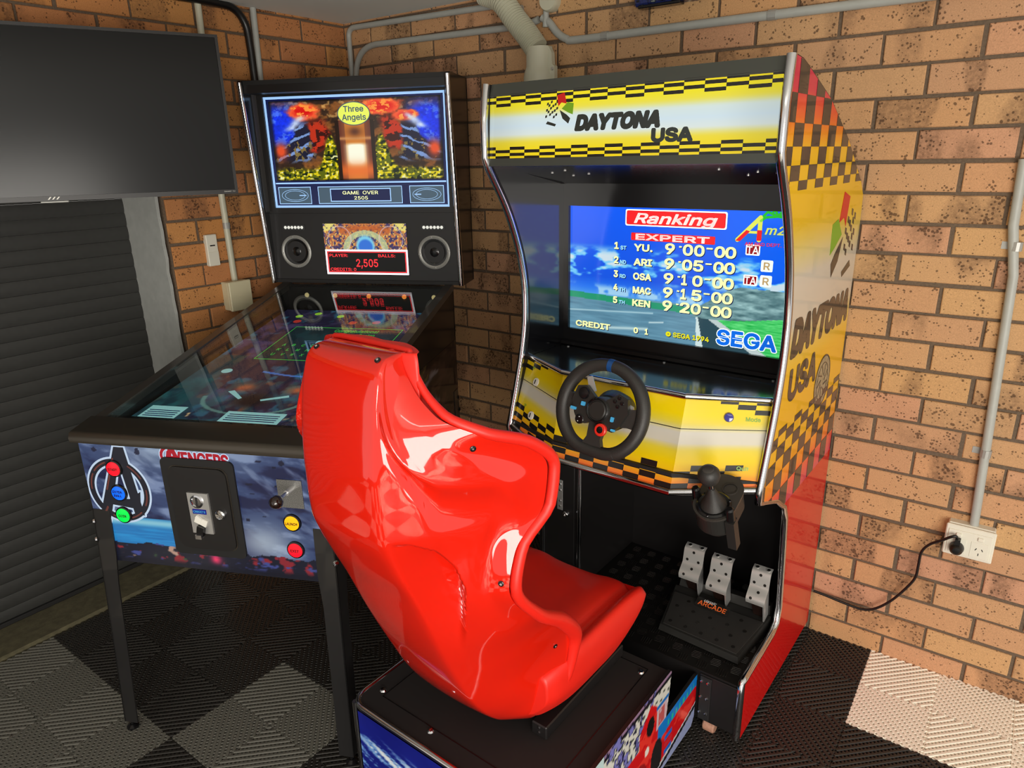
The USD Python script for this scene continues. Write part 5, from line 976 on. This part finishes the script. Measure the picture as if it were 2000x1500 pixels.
pin.part('insert_light', ON(cat(*[pfp(affinity.scale(Point(x, y).buffer(1, quad_segs=8), 0.022, 0.016)) for x, y in ((0.14, 0.92), (0.24, 0.955), (0.40, 0.93))])), 'pf_lime', parent=pf_); pin.part('insert_light', ON(cat(*[pfp(affinity.scale(Point(x, y).buffer(1, quad_segs=8), 0.024, 0.017)) for x, y in ((0.17, 0.86), (0.52, 0.86), (0.66, 0.87))])), 'pf_red', parent=pf_)
pin.part('insert_light', ON(cat(pfp(affinity.scale(Point(0.155, 0.36).buffer(1, quad_segs=8), 0.028, 0.018)))), 'pf_cyan', parent=pf_)
# legs with bolts
for su, v0, v1 in ((-1, 0.0, -0.045), (1, 0.0, -0.045), (-1, 1.19, 1.225), (1, 1.19, 1.225)):
    o_ = -1 if v0 < 0.5 else 1; zt_ = 0.735
    def lp(f, z): return np.array([su * (HWp + 0.002 + f * 0.012), v0 + o_ * 0.002 + (v1 - v0) * f, z])
    ms = []
    for a_, b_ in (((-0.056, 0), (0.0, 0.004)), ((-0.004, 0), (0.0, 0.056))):
        pts = []
        for f, z, k in ((0.0, zt_, 1.0), (0.18, 0.60, 1.0), (0.30, 0.50, 0.86), (1.0, 0.03, 0.80)):
            c = lp(f, z)
            for x in (a_[0], a_[1]) if True else (): pass
            xs = (a_[0] * (k if a_[0] < -0.01 else 1), 0.0); ys = (0.0, b_[1] * (k if b_[1] > 0.01 else 1))
            for x in xs:
                for y in ys: pts.append(c + np.array([su * x, -o_ * y, 0]))
        half = len(pts) // 2
        ms += [hull(pts[:8]), hull(pts[4:12]), hull(pts[8:16])]
    lg = pin.part('leg', ms, 'charcoal_gloss' if False else 'leg_black' if 'leg_black' in LOOK else 'black_plastic')
    c = lp(1.0, 0.03) + np.array([-su * 0.014, o_ * -0.012, 0])
    pin.part('leveller', cat(cyl(c + [0, 0, 0.03], c + [0, 0, -0.018], 0.005, n=10), lathe([(0, 0), (0.017, 0), (0.017, 0.006), (0.008, 0.012), (0, 0.012)], (c[0], c[1], 0.0006), (0, 0, 1), 18)), 'black_gloss', parent=lg, smooth=30)
    for f, z in ((0.0, 0.695), (0.1, 0.640)):
        q = lp(f, z); pin.part('leg_bolt', lathe([(0, 0), (0.009, 0), (0.007, 0.005), (0, 0.007)], q + np.array([0, 0, 0]), (su * 0.75, o_ * 0.66, 0), 10), 'chrome', parent=lg, smooth=30)
# back box
BW, BV, BT, BVT, BD = 0.4155, 1.170, 1.172, 1.094, 1.325
bprof = [(BV, BT), (BVT, 1.938), (BVT + 0.006, 1.944), (BD, 1.944), (BD, BT)]
for sg in (-1, 1):
    pin.part('back_box_side', place(extr(Polygon(bprof), 0.018), (sg * BW - (0.018 if sg > 0 else 0), 0, 0), V3, Z3), 'black_gloss')
    pin.part('edge_moulding', tube([(sg * (BW - 0.009), BV + (BVT - BV) * f - 0.002, BT + (1.938 - BT) * f) for f in np.linspace(0, 1, 14)], 0.0100, 14), 'chrome', smooth=80)
pin.part('back_box_top', bx(-BW + 0.018, BW - 0.018, BVT + 0.01, BD, 1.928, 1.944), 'black_matte'); pin.part('top_rail', bx(-BW + 0.018, BW - 0.018, BVT + 0.012, 1.20, 1.900, 1.928), 'black_satin')
pin.part('back_box_back', bx(-BW, BW, BD - 0.012, BD, BT, 1.94), 'black_matte'); pin.part('back_box_floor', bx(-BW + 0.018, BW - 0.018, BV + 0.004, BD, BT, BT + 0.014), 'black_matte')
VD = 1.190
pin.part('display_surround', place(extr(sbox(-BW + 0.018, 1.45, BW - 0.018, 1.915).difference(sbox(-0.372, 1.474, 0.367, 1.892)), 0.012), (0, VD + 0.006, 0), U, Z3), 'black_satin')
pin.part('speaker_panel', place(extr(sbox(-BW + 0.018, BT + 0.012, BW - 0.018, 1.452), 0.016), (0, VD + 0.006, 0), U, Z3), 'black_satin')
P('inner_grey', C(74, 72, 70), 0.45)
for sg in (-1, 1): pin.part('inner_side', bx(sg * (BW - 0.018), sg * (BW - 0.0195), BVT + 0.06, VD - 0.006, 1.46, 1.90), 'inner_grey')
def backglass(s, t):
    S = np.abs(s - 0.5) * 2; c = full(s, (50, 34, 24)); n = fb(s * 3, t * 2.4, 5, 3, 5); nn = fb(s * 9, t * 6, 4, 13, 4)
    c = mixc(c, (150, 90, 40), 0.8 * sm(n, 0.48, 0.62)); c = mixc(c, (210, 160, 90), 0.7 * sm(nn, 0.56, 0.66) * (t > 0.72))
    # blue sides
    bl = sm(S, 0.50, 0.80) * sm(t, 0.36, 0.55) * (1 - 0.7 * sm(t, 0.84, 0.98)); stre = 0.6 + 0.5 * np.sin((t * 18 + S * 16) + 6 * nn); c = mixc(c, (20, 50, 225), bl); c = mixc(c, (110, 160, 250), 0.5 * bl * sm(stre, 0.7, 1.0) * (nn > 0.45))
    hf = fb(s * 16, t * 9, 4, 77); c = c * (0.72 + 0.56 * hf)[:, None]
    # fire balls
    for x, y, rx, ry in ((0.20, 0.86, 0.10, 0.11), (0.66, 0.90, 0.13, 0.10), (0.80, 0.78, 0.08, 0.07)):
        r = np.hypot((s - x) / rx, (t - y) / ry) + 0.7 * (nn - 0.5); c = mixc(c, (245, 90, 50), 1 - sm(r, 0.75, 1.15)); c = mixc(c, (215, 20, 16), 1 - sm(r, 0.25, 0.8)); c = mixc(c, (255, 150, 60), (1 - sm(r, 0.7, 1.0)) * (fb(s * 20, t * 16, 2, 5) > 0.56))
    # red drapes, dark robes as plain wind-blown shapes
    for sg in (-1, 1):
        x = 0.5 + sg * 0.235; r = np.hypot((s - x) / 0.10, (t - 0.56 + sg * (s - x) * 0.8) / 0.24) + 0.9 * (n - 0.5); c = mixc(c, (190, 50, 26), 1 - sm(r, 0.6, 1.0)); c = mixc(c, (60, 20, 16), (1 - sm(r, 0.6, 1.0)) * (nn < 0.46))
        x = 0.5 + sg * 0.315; w = 0.05 + 0.16 * sm(0.62 - t, 0.0, 0.5); d = np.abs(s - x - sg * 0.16 * sm(0.62 - t, 0, 0.6)) / w; ro = (1 - sm(d + 0.8 * (nn - .5), 0.7, 1.05)) * sm(t, 0.20, 0.30) * (1 - sm(t, 0.66, 0.76)); c = mixc(c, (30, 30, 50), ro); c = mixc(c, (120, 150, 205), ro * (np.sin((s * sg * 40 + t * 46) + 5 * n) > 0.72)); c = mixc(c, (130, 110, 60), ro * (fb(s * 26, t * 9, 2, 3) > 0.60) * (t < 0.5))
        wing = np.exp(-((s - 0.5 - sg * (0.34 - 0.5 * (t - 0.74))) / 0.03) ** 2) * sm(t, 0.60, 0.66) * (1 - sm(t, 0.76, 0.84)); c = mixc(c, (205, 220, 245), wing * (0.4 + nn)); c = mixc(c, (225, 80, 40), np.exp(-((s - 0.5 - sg * 0.455) / 0.035) ** 2 - ((t - 0.38) / 0.09) ** 2) * 1.2)
    # flowering meadow
    g = sm(0.16 + 0.42 * np.exp(-((S - 0.30) / 0.10) ** 2) + 0.06 * (nn - .5) - t, -0.03, 0.05); sp = meshkit.noise(np.stack([s * 75, t * 46, 0 * s], -1), 3); sp2 = meshkit.noise(np.stack([s * 60, t * 38, 0 * s + 4], -1), 8)
    md_ = full(s, (92, 100, 14)); md_ = mixc(md_, (225, 205, 20), sm(sp, 0.50, 0.62)); md_ = mixc(md_, (20, 34, 14), sm(sp2, 0.62, 0.72)); md_ = mixc(md_, (240, 240, 170), sm(sp, 0.82, 0.88)); c = c * (1 - g[:, None]) + md_ * g[:, None]
    # shining copper pillar
    p = (S < 0.20) & (t < 0.74); pc = np.stack([150 - 60 * (S / .2) ** 2 + 60 * (S < .12), 84 - 40 * (S / .2) ** 2 + 40 * (S < .12), 40 + 0 * s], -1); pc = mixc(pc, (214, 150, 90), 0.8 * np.exp(-((t - 0.52) / 0.02) ** 2)); pc = mixc(pc, (90, 46, 26), np.exp(-((s - 0.5) / 0.04) ** 2 - ((t - 0.60) / 0.06) ** 2)); pc = mixc(pc, (250, 250, 225), 1.3 * np.exp(-(S / 0.115) ** 4) * sm(t, 0.10, 0.26) * (1 - sm(t, 0.42, 0.48))); pc = mixc(pc, (235, 110, 40), np.exp(-((t - 0.12) / 0.10) ** 2) * 0.8); c = np.where(p[:, None], pc, c); c = mixc(c, (40, 26, 18), (np.abs(S - 0.205) < 0.022) & (t < 0.74))
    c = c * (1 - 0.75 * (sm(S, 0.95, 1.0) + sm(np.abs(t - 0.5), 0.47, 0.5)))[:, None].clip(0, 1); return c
bgl = pin.part('backglass_frame', place(extr(sbox(-0.372, 1.474, 0.367, 1.892), 0.002), (0, VD + 0.006, 0), U, Z3), 'screen_navy')
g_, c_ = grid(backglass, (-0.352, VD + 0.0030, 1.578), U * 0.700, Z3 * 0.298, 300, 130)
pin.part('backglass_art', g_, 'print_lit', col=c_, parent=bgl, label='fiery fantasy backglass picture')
B2 = lambda m, l=0.0: place(m, (0, VD + 0.003 - l, 0), U, Z3)
f0 = sbox(-0.372, 1.474, 0.367, 1.892); pin.part('backglass_border', B2(cat(extr(f0.difference(f0.buffer(-0.009)), 0.0006), extr(sbox(-0.36, 1.566, 0.355, 1.572), 0.0006))), 'bg_frame', parent=bgl)
P('score_panel', C(64, 84, 100), 0.4, emit=0.7); pin.part('score_panel', B2(cat(*[extr(q, 0.0004) for q in (sbox(-0.352, 1.488, -0.21, 1.555), sbox(-0.18, 1.488, 0.175, 1.555), sbox(0.205, 1.488, 0.345, 1.555))])), 'score_panel', parent=bgl)
fr2 = [sbox(-0.352, 1.488, -0.21, 1.555), sbox(-0.18, 1.488, 0.175, 1.555), sbox(0.205, 1.488, 0.345, 1.555)]
pin.part('score_frame', B2(cat(*[extr(q.difference(q.buffer(-0.003)), 0.0006) for q in fr2], *[extr(affinity.scale(Point(x, 1.5215).buffer(1, quad_segs=14), r, r * 0.42).difference(affinity.scale(Point(x, 1.5215).buffer(1, quad_segs=14), r - 0.0016, (r - 0.0016) * 0.40)), 0.0006) for x in (-0.281, 0.275) for r in (0.058, 0.044)], extr(sbox(-0.262, 1.5195, -0.232, 1.5235), 0.0008), extr(sbox(0.225, 1.5195, 0.252, 1.5235), 0.0008), extr(sbox(-0.128, 1.496, 0.128, 1.547).difference(sbox(-0.124, 1.500, 0.124, 1.543)), 0.0006)), 0.0004), 'bg_frame', parent=bgl)
pin.part('score_window', B2(extr(sbox(-0.124, 1.500, 0.124, 1.543), 0.0004), 0.0003), 'screen_navy', parent=bgl); pin.part('score_lettering', B2(cat(txt('GAME  OVER', 0.15, 0.013, cx=0, y=1.524, d=0.0004), txt('2505', 0.058, 0.013, cx=0.002, y=1.504, d=0.0004)), 0.0008), 'screen_cream', parent=bgl)
oval = affinity.scale(Point(0, 1.822).buffer(1, quad_segs=16), 0.064, 0.040)
pin.part('title_disc', B2(extr(oval, 0.0005), 0.0004), 'gold_glow', parent=bgl); pin.part('title_lettering', B2(cat(extr(oval.buffer(0.003).difference(oval), 0.0006), txt('Three', 0.082, 0.021, 0.0, cx=0, y=1.829, d=0.0004), txt('Angels', 0.098, 0.021, 0.0, cx=0, y=1.799, d=0.0004)), 0.0010), 'score_panel', parent=bgl)
# speakers, led strips, score display
for u in (-0.295, 0.297):
    sp_ = pin.part('speaker_ring', lathe([(0.052, 0), (0.066, 0), (0.066, 0.004), (0.060, 0.007), (0.053, 0.004)], (u, VD - 0.010, 1.300), (0, -1, 0), 40), 'silver_grey', smooth=30); pin.part('speaker_cone', lathe([(0.0005, 0.002), (0.018, 0.0), (0.024, -0.006), (0.046, 0.001), (0.054, 0.001)][::-1], (u, VD - 0.0105, 1.300), (0, -1, 0), 36), 'black_gloss', smooth=40, parent=sp_)
    for k in range(4): a = k * math.pi / 2 + 0.1; pin.part('speaker_screw', lathe([(0, 0.006), (0.003, 0.006), (0.002, 0.009), (0, 0.009)], (u + 0.060 * math.cos(a), VD - 0.010, 1.30 + 0.060 * math.sin(a)), (0, -1, 0), 8), 'steel', parent=sp_)
    ls = pin.part('led_strip', place(extr(rrect(u - 0.05, u + 0.05, 1.386, 1.408, 0.008), 0.003), (0, VD - 0.010, 0), U, Z3), 'black_gloss')
    for k in range(6): pin.part('led', lathe([(0, 0.003), (0.0065, 0.003), (0.005, 0.006), (0, 0.0065)], (u - 0.037 + k * 0.0145, VD - 0.010, 1.397), (0, -1, 0), 10), 'led_white', parent=ls)
def mandala(s, t):
    S = np.abs(s - 0.5) * 2; c = full(s, (54, 42, 92)); n = fb(S * 5, t * 3, 4, 3, 4); c = mixc(c, (190, 110, 60), sm(n, 0.46, 0.56)); c = mixc(c, (235, 190, 90), sm(fb(S * 12, t * 6, 3, 9), 0.55, 0.63)); c = mixc(c, (190, 90, 30), 0.9 * np.exp(-((t - 0.86 + 0.2 * S) / 0.12) ** 2) * (S < 0.6)); r = np.hypot(S / 0.55, t / 0.75); c = mixc(c, (190, 205, 150), 0.8 * (np.abs(r - 0.85) < 0.14)); c = mixc(c, (120, 200, 230), 1 - sm(np.hypot(S / 0.26, (t - 0.12) / 0.5), 0.7, 1.0)); c = mixc(c, (40, 110, 210), 1 - sm(np.hypot(S / 0.2, (t - 0.1) / 0.34), 0.7, 1.0)); c = mixc(c, (230, 220, 120), 0.9 * (S > 0.72) * (t > 0.72) * (n > 0.45)); c = mixc(c, (215, 190, 200), 0.6 * (np.abs(np.hypot((S - 0.62) / 0.28, (t - 0.4) / 0.5) - 1) < 0.04)); return c
pin.part('display_board', place(extr(sbox(-0.166, 1.206, 0.188, 1.412), 0.004), (0, VD - 0.010, 0), U, Z3), 'black_gloss')
g_, c_ = grid(mandala, (-0.166, VD - 0.0146, 1.310), U * 0.354, Z3 * 0.102, 160, 50); pin.part('display_art', g_, 'print_lit', col=c_)
q = sbox(-0.166, 1.209, 0.188, 1.310); dp_ = pin.part('score_display', place(extr(q, 0.001), (0, VD - 0.0142, 0), U, Z3), 'tv_screen')
B3_ = lambda m, l=0.0: place(m, (0, VD - 0.0152 - l, 0), U, Z3)
pin.part('display_border', B3_(extr(q.buffer(-0.002).buffer(0.002).difference(q.buffer(-0.008)), 0.0006)), 'white_glow', parent=dp_); pin.part('display_inner_border', B3_(extr(q.buffer(-0.009).difference(q.buffer(-0.0125)), 0.0006)), 'dmd_red', parent=dp_)
pin.part('display_lettering', B3_(cat(txt('PLAYER:', 0.080, 0.012, x=-0.149, y=1.280, d=0.0004), txt('BALLS:', 0.072, 0.012, x=0.062, y=1.280, d=0.0004), txt('2,505', 0.094, 0.031, cx=0.012, y=1.241, d=0.0004), txt('CREDITS: 0', 0.112, 0.012, x=-0.149, y=1.224, d=0.0004))), 'dmd_red', parent=dp_)

# ---------------------------------------------------------------- television on its arm
TVF = Frame(0.42, -0.912, math.degrees(math.atan2(0.926, 0.377)))
TW = 0.90
tv = Thing('television', 'large black flat television switched off above the roller shutter', 'television', TVF, (-TW / 2, 0.05, 1.8))
tz0, tz1 = 1.552, 2.043
tv.part('frame', [place(extr(sbox(-TW, tz0, 0, tz1).difference(sbox(-TW + 0.009, tz0 + 0.014, -0.009, tz1 - 0.009)), 0.026), (0, 0.026, 0), U, Z3), bx(-TW + 0.006, -0.006, 0.010, 0.026, tz0 + 0.01, tz1 - 0.006)], 'black_satin')
tv.part('screen', bx(-TW + 0.008, -0.008, 0.004, 0.012, tz0 + 0.012, tz1 - 0.008), 'tv_screen', label='dark glossy screen')
tv.part('rear_housing', hull([(x, y, z) for x, y, zs in ((-TW + 0.06, 0.026, (1.60, 2.0)), (-0.004, 0.026, (1.63, 1.95)), (-TW + 0.12, 0.085, (1.64, 1.93)), (-0.004, 0.060, (1.625, 1.93)), (-0.010, 0.085, (1.645, 1.905))) for z in zs]), 'black_matte')
tv.part('badge', cat(*[place(extr(Polygon([(-0.552 + k * 0.011, tz0 + 0.004), (-0.548 + k * 0.011, tz0 + 0.004), (-0.541 + k * 0.011, tz0 + 0.012), (-0.545 + k * 0.011, tz0 + 0.012)]), 0.0006), (0, -0.0002, 0), U, Z3) for k in range(3)]), 'white_cap'); tv.part('sensor_lip', bx(-0.572, -0.498, 0.002, 0.020, tz0 - 0.006, tz0, 0.002), 'silver_grey')
tv.part('corner_lettering', place(txt('SMART TV', 0.036, 0.004, x=-0.045, y=tz0 + 0.006, d=0.0004), (0, -0.0002, 0), U, Z3), 'silver_grey')
wb0 = TVF.R.T @ (np.array([0.04, -1.10, 1.95]) - TVF.o)
TL_ = lambda x, y, z: TVF.R.T @ (np.array([x, y, 0]) - TVF.o) + [0, 0, z]
br_ = Thing('television_bracket', 'black steel wall arm hidden behind the television', 'bracket', TVF, (-0.43, 0.09, 1.79))
br_.part('arm', tube([(-0.43, 0.1085, 1.80), (-0.40, 0.125, 1.86), tuple(wb0)], 0.014, 10), 'black_matte', smooth=50)
br_.part('head_plate', bx(-0.50, -0.36, 0.0865, 0.096, 1.70, 1.88), 'black_matte'); br_.part('wall_plate', hull([TL_(x, y, z) for x in (0.0085, 0.024) for y in (-1.16, -1.04) for z in (1.885, 2.02)]), 'black_matte')

# ---------------------------------------------------------------- pipes, boxes and cables on the walls
def pipe(name, pts, r, m, label, cat_, clips=(), k=6, straight=True, wall_='r'):
    p = np.array(pts, float); t = Thing(name, label, cat_, W0, p[0])
    t.part('pipe', tube(crom(p, k) if not straight else p, r, 14), m, smooth=50)
    for c in clips:
        c = np.array(c); d = np.array(c[3:6]); n_ = np.array([0, -1.0, 0]) if wall_ == 'r' else np.array([1.0, 0, 0]); s_ = np.cross(d, n_)
        t.part('clip', cat(tube([c[:3] - d * 0.012, c[:3] + d * 0.012], r + 0.002, 12), hull([c[:3] + s_ * a + d * b + n_ * e for a in (r, r + 0.022) for b in (-0.010, 0.010) for e in (-(r + 0.004), -(r + 0.001))])), 'silver_grey')
    return t
def bend(a, b, c, r, n=8):
    """a polyline corner at b rounded with radius r"""
    a, b, c = (np.array(q, float) for q in (a, b, c)); u = (a - b) / np.linalg.norm(a - b); w = (c - b) / np.linalg.norm(c - b); p, q = b + u * r, b + w * r
    return [(1 - t) ** 2 * p + 2 * t * (1 - t) * b + t * t * q for t in np.linspace(0, 1, n)]
yw = -0.018
t = pipe('conduit', [(0.045, yw, 1.70)] + bend((0.045, yw, 1.70), (0.045, yw, 2.206), (0.5, yw, 2.206), 0.04) + [(0.94, yw, 2.192)], 0.0115, 'grey_pvc', 'grey conduit running highest along the wall from the corner elbow, just under the ceiling', 'pipe', [(0.975, yw, 2.168, 1, 0, 0)])
pipe('conduit', [(0.068, yw, 1.70), (0.068, yw, 1.95)] + bend((0.068, yw, 1.95), (0.075, yw, 2.127), (0.5, yw, 2.124), 0.14, 10) + [(0.96, yw, 2.112), (1.01, yw, 2.112), (1.06, yw, 2.124)] , 0.0125, 'grey_pvc', 'grey conduit bending out of the corner behind the pinball backbox, running to the flexible hose', 'pipe', [(0.96, yw, 2.113, 1, 0, 0)])
pipe('conduit', [(1.075, yw, 2.128), (1.105, yw, 2.110), (1.14, yw, 2.072), (1.18, yw, 2.048), (1.23, yw, 2.041), (1.6, yw, 2.040), (2.3, yw, 2.037), (3.2, yw, 2.030)], 0.0135, 'grey_pvc', 'long grey conduit sagging from the hose to the right above the racing cabinet', 'pipe', [(1.335, yw, 2.041, 1, 0, 0), (1.90, yw, 2.039, 1, 0, 0)], straight=False)
hp = crom(np.array([(0.86, -0.085, 2.228), (0.935, -0.080, 2.195), (0.995, -0.075, 2.125), (1.045, -0.072, 2.070), (1.085, -0.070, 2.020)]), 16)
hr = np.array([0.041 + 0.003 * math.sin(i * 2 * math.pi / 3 + 0.4) for i in range(len(hp) * 3)]); L_ = np.linspace(0, len(hp) - 1, len(hp) * 3); hp3 = np.stack([np.interp(L_, np.arange(len(hp)), hp[:, k]) for k in range(3)], 1)
hr = 0.039 + 0.0048 * np.sin(np.arange(len(hp3)) * 2 * math.pi / 6)
single('flexible_hose', tube(hp3, hr, 20), 'cream_pvc', 'cream ribbed flexible hose coming down from the ceiling', 'hose', smooth=60, base=(1.0, -0.075, 2.1))
dp = Thing('downpipe', 'cream PVC pipe fitting standing behind the racing cabinet below the ribbed hose', 'pipe', W0, (1.094, -0.066, 1.5))
dp.part('pipe', lathe([(0, 0), (0.058, 0), (0.058, 0.435), (0.054, 0.455), (0.048, 0.470), (0.047, 0.535), (0.040, 0.535), (0, 0.50)], (1.094, -0.066, 1.49), (0, 0, 1), 32), 'cream_pvc', smooth=35)
fl = dp.part('flange', place(extr(Polygon([(0.045, 1.49), (0.070, 1.49), (0.070, 1.955), (0.060, 1.962), (0.058, 2.000), (0.045, 2.022)]).buffer(0.003), 0.02), (1.094, -0.060, 0), U, Z3), 'cream_pvc'); dp.part('flange_screw', lathe([(0, 0), (0.006, 0), (0.004, 0.003), (0, 0.003)], (1.158, -0.081, 1.948), (0, -1, 0), 10), 'steel', parent=fl)
jb = Thing('junction_box', 'round grey junction box with a short conduit stub beside the flexible hose', 'junction box', W0, (1.105, -0.02, 2.17))
jb.part('body', lathe([(0, 0), (0.036, 0), (0.038, 0.03), (0.033, 0.042), (0, 0.044)], (1.112, -0.0005, 2.178), (0, -1, 0), 24), 'cream_pvc', smooth=35); jb.part('stub', tube([(1.095, yw - 0.004, 2.155), (1.092, yw - 0.004, 2.095)], 0.011, 12), 'grey_pvc', smooth=50)
pl_ = Thing('wall_ornament', 'dark speckled ornament hanging at the top edge above the racing cabinet', 'ornament', W0, (1.55, -0.03, 2.15)); mat('speckle', {'tc': ('texture_coordinate', {}), 'n': ('noise_texture', dict(scale=38, detail=3)), 'r': ('rgb_ramp', dict(ramp=[(0.4, C(16, 18, 24)), (0.52, C(40, 50, 110)), (0.6, C(22, 30, 30)), (0.72, C(190, 200, 205))])), 'p': ('principled_bsdf', dict(roughness=0.3))}, [('tc.object', 'n.vector'), ('n.fac', 'r.fac'), ('r.color', 'p.base_color')], 'p.BSDF')
pl_.part('board', bx(1.455, 1.70, -0.052, -0.0005, 2.110, 2.21, 0.008), 'speckle'); pl_.part('foot_bar', bx(1.475, 1.62, -0.058, -0.02, 2.102, 2.111, 0.002), 'black_gloss')
pipe('conduit', [(2.585, yw, 1.62), (2.590, yw, 1.45), (2.612, yw, 1.316), (2.640, yw, 0.552)], 0.0125, 'grey_pvc', 'grey conduit dropping down the right wall to the white power outlet', 'pipe', [(2.606, yw, 1.395, -0.02, 0, -1.0), (2.632, yw, 0.795, -0.03, 0, -1.0)])
# left wall pieces
xw = 0.018
pipe('conduit', [(xw, -0.712, 2.229), (xw, -0.727, 1.53), (xw, -0.722, 1.19)], 0.0125, 'cream_pvc', 'pale conduit on the left wall coming from behind the television down to the square box', 'pipe', [(xw, -0.724, 1.413, 0, 0, 1)], wall_='l')
pipe('conduit', [(xw, -0.478, 2.229), (xw, -0.486, 1.75)], 0.0125, 'grey_pvc', 'grey conduit running down the left wall beside the black hose', 'pipe', [], wall_='l')
single('black_hose', tube(crom(np.array([(0.03, -1.05, 2.215), (0.03, -0.80, 2.222), (0.03, -0.66, 2.222), (0.03, -0.575, 2.212), (0.03, -0.530, 2.165), (0.03, -0.520, 2.09), (0.03, -0.518, 1.98), (0.03, -0.515, 1.72)]), 8), 0.0145, 12), 'cable_black', 'thick black hose curving down the left wall beside a grey conduit', 'hose', smooth=60, base=(0.03, -0.52, 2.0))
sb = Thing('surface_box', 'square cream junction box mounted on the left brick wall', 'junction box', W0, (0.0, -0.72, 1.13)); sb.part('body', bx(0.0005, 0.046, -0.776, -0.680, 1.076, 1.192, 0.003), 'cream_plastic'); sb.part('cover', bx(0.046, 0.062, -0.778, -0.678, 1.074, 1.194, 0.003), 'cream_plastic'); sb.part('latch', bx(0.062, 0.0635, -0.738, -0.716, 1.128, 1.133), 'cream_plastic')
se = Thing('wall_sensor', 'slim white wall sensor with a dark slot on the left brick wall', 'sensor', W0, (0.0, -0.795, 1.32)); se.part('body', bx(0.0005, 0.024, -0.824, -0.777, 1.262, 1.385, 0.003), 'white_plastic'); se.part('slot', bx(0.024, 0.0248, -0.811, -0.790, 1.340, 1.3445), 'black_matte'); se.part('lower_cover', bx(0.024, 0.0255, -0.822, -0.779, 1.264, 1.318, 0.0005), 'white_plastic')
# power outlet, plug and lead
go = Thing('power_outlet', 'white double power outlet low on the right brick wall', 'power outlet', W0, (2.635, 0, 0.51)); go.part('back_box', bx(2.575, 2.697, -0.036, -0.0005, 0.462, 0.562, 0.004), 'white_plastic')
go.part('face_plate', bx(2.572, 2.700, -0.046, -0.036, 0.458, 0.560, 0.003), 'white_plastic'); go.part('raised_panel', bx(2.580, 2.692, -0.0485, -0.046, 0.466, 0.546, 0.001), 'white_plastic')
for x in (2.608, 2.664):
    sk = go.part('socket', bx(x - 0.022, x + 0.022, -0.0495, -0.0485, 0.470, 0.520, 0.0004), 'white_plastic')
    if x > 2.64:
        for dx, dz, r in ((-0.008, 0.006, 0.5), (0.008, 0.006, -0.5), (0, -0.010, 0)): go.part('slot', place(extr(affinity.rotate(sbox(-0.0011, -0.004, 0.0011, 0.004), math.degrees(-r)), 0.0004), (x + dx, -0.0495, 0.492 + dz), U, Z3), 'black_matte', parent=sk)
    sw = go.part('switch', bx(x - 0.008, x + 0.008, -0.053, -0.0485, 0.526, 0.538, 0.002), 'white_plastic')
cb = Thing('power_lead', 'black mains plug and lead hanging from the outlet to the cabinet', 'power cable', W0, (2.608, -0.05, 0.49))
cb.part('plug', cat(lathe([(0, 0), (0.019, 0), (0.020, 0.006), (0.017, 0.022), (0.010, 0.030), (0, 0.031)], (2.608, -0.0498, 0.490), (0, -1, 0), 24), hull([(2.608 + x, y, z) for x in (-0.007, 0.007) for y in (-0.054, -0.072) for z in (0.495, 0.524)])), 'cable_black', smooth=40)
lead = np.array([(2.606, -0.062, 0.518), (2.602, -0.066, 0.532), (2.590, -0.068, 0.528), (2.568, -0.060, 0.505), (2.538, -0.050, 0.475), (2.520, -0.042, 0.438), (2.518, -0.038, 0.385), (2.516, -0.036, 0.342), (2.500, -0.035, 0.300), (2.462, -0.034, 0.232), (2.420, -0.032, 0.182), (2.380, -0.032, 0.162), (2.320, -0.032, 0.164), (2.265, -0.032, 0.170), (2.222, -0.033, 0.174)])
cb.part('lead', tube(crom(lead, 6), 0.0042, 10), 'cable_black', smooth=60)
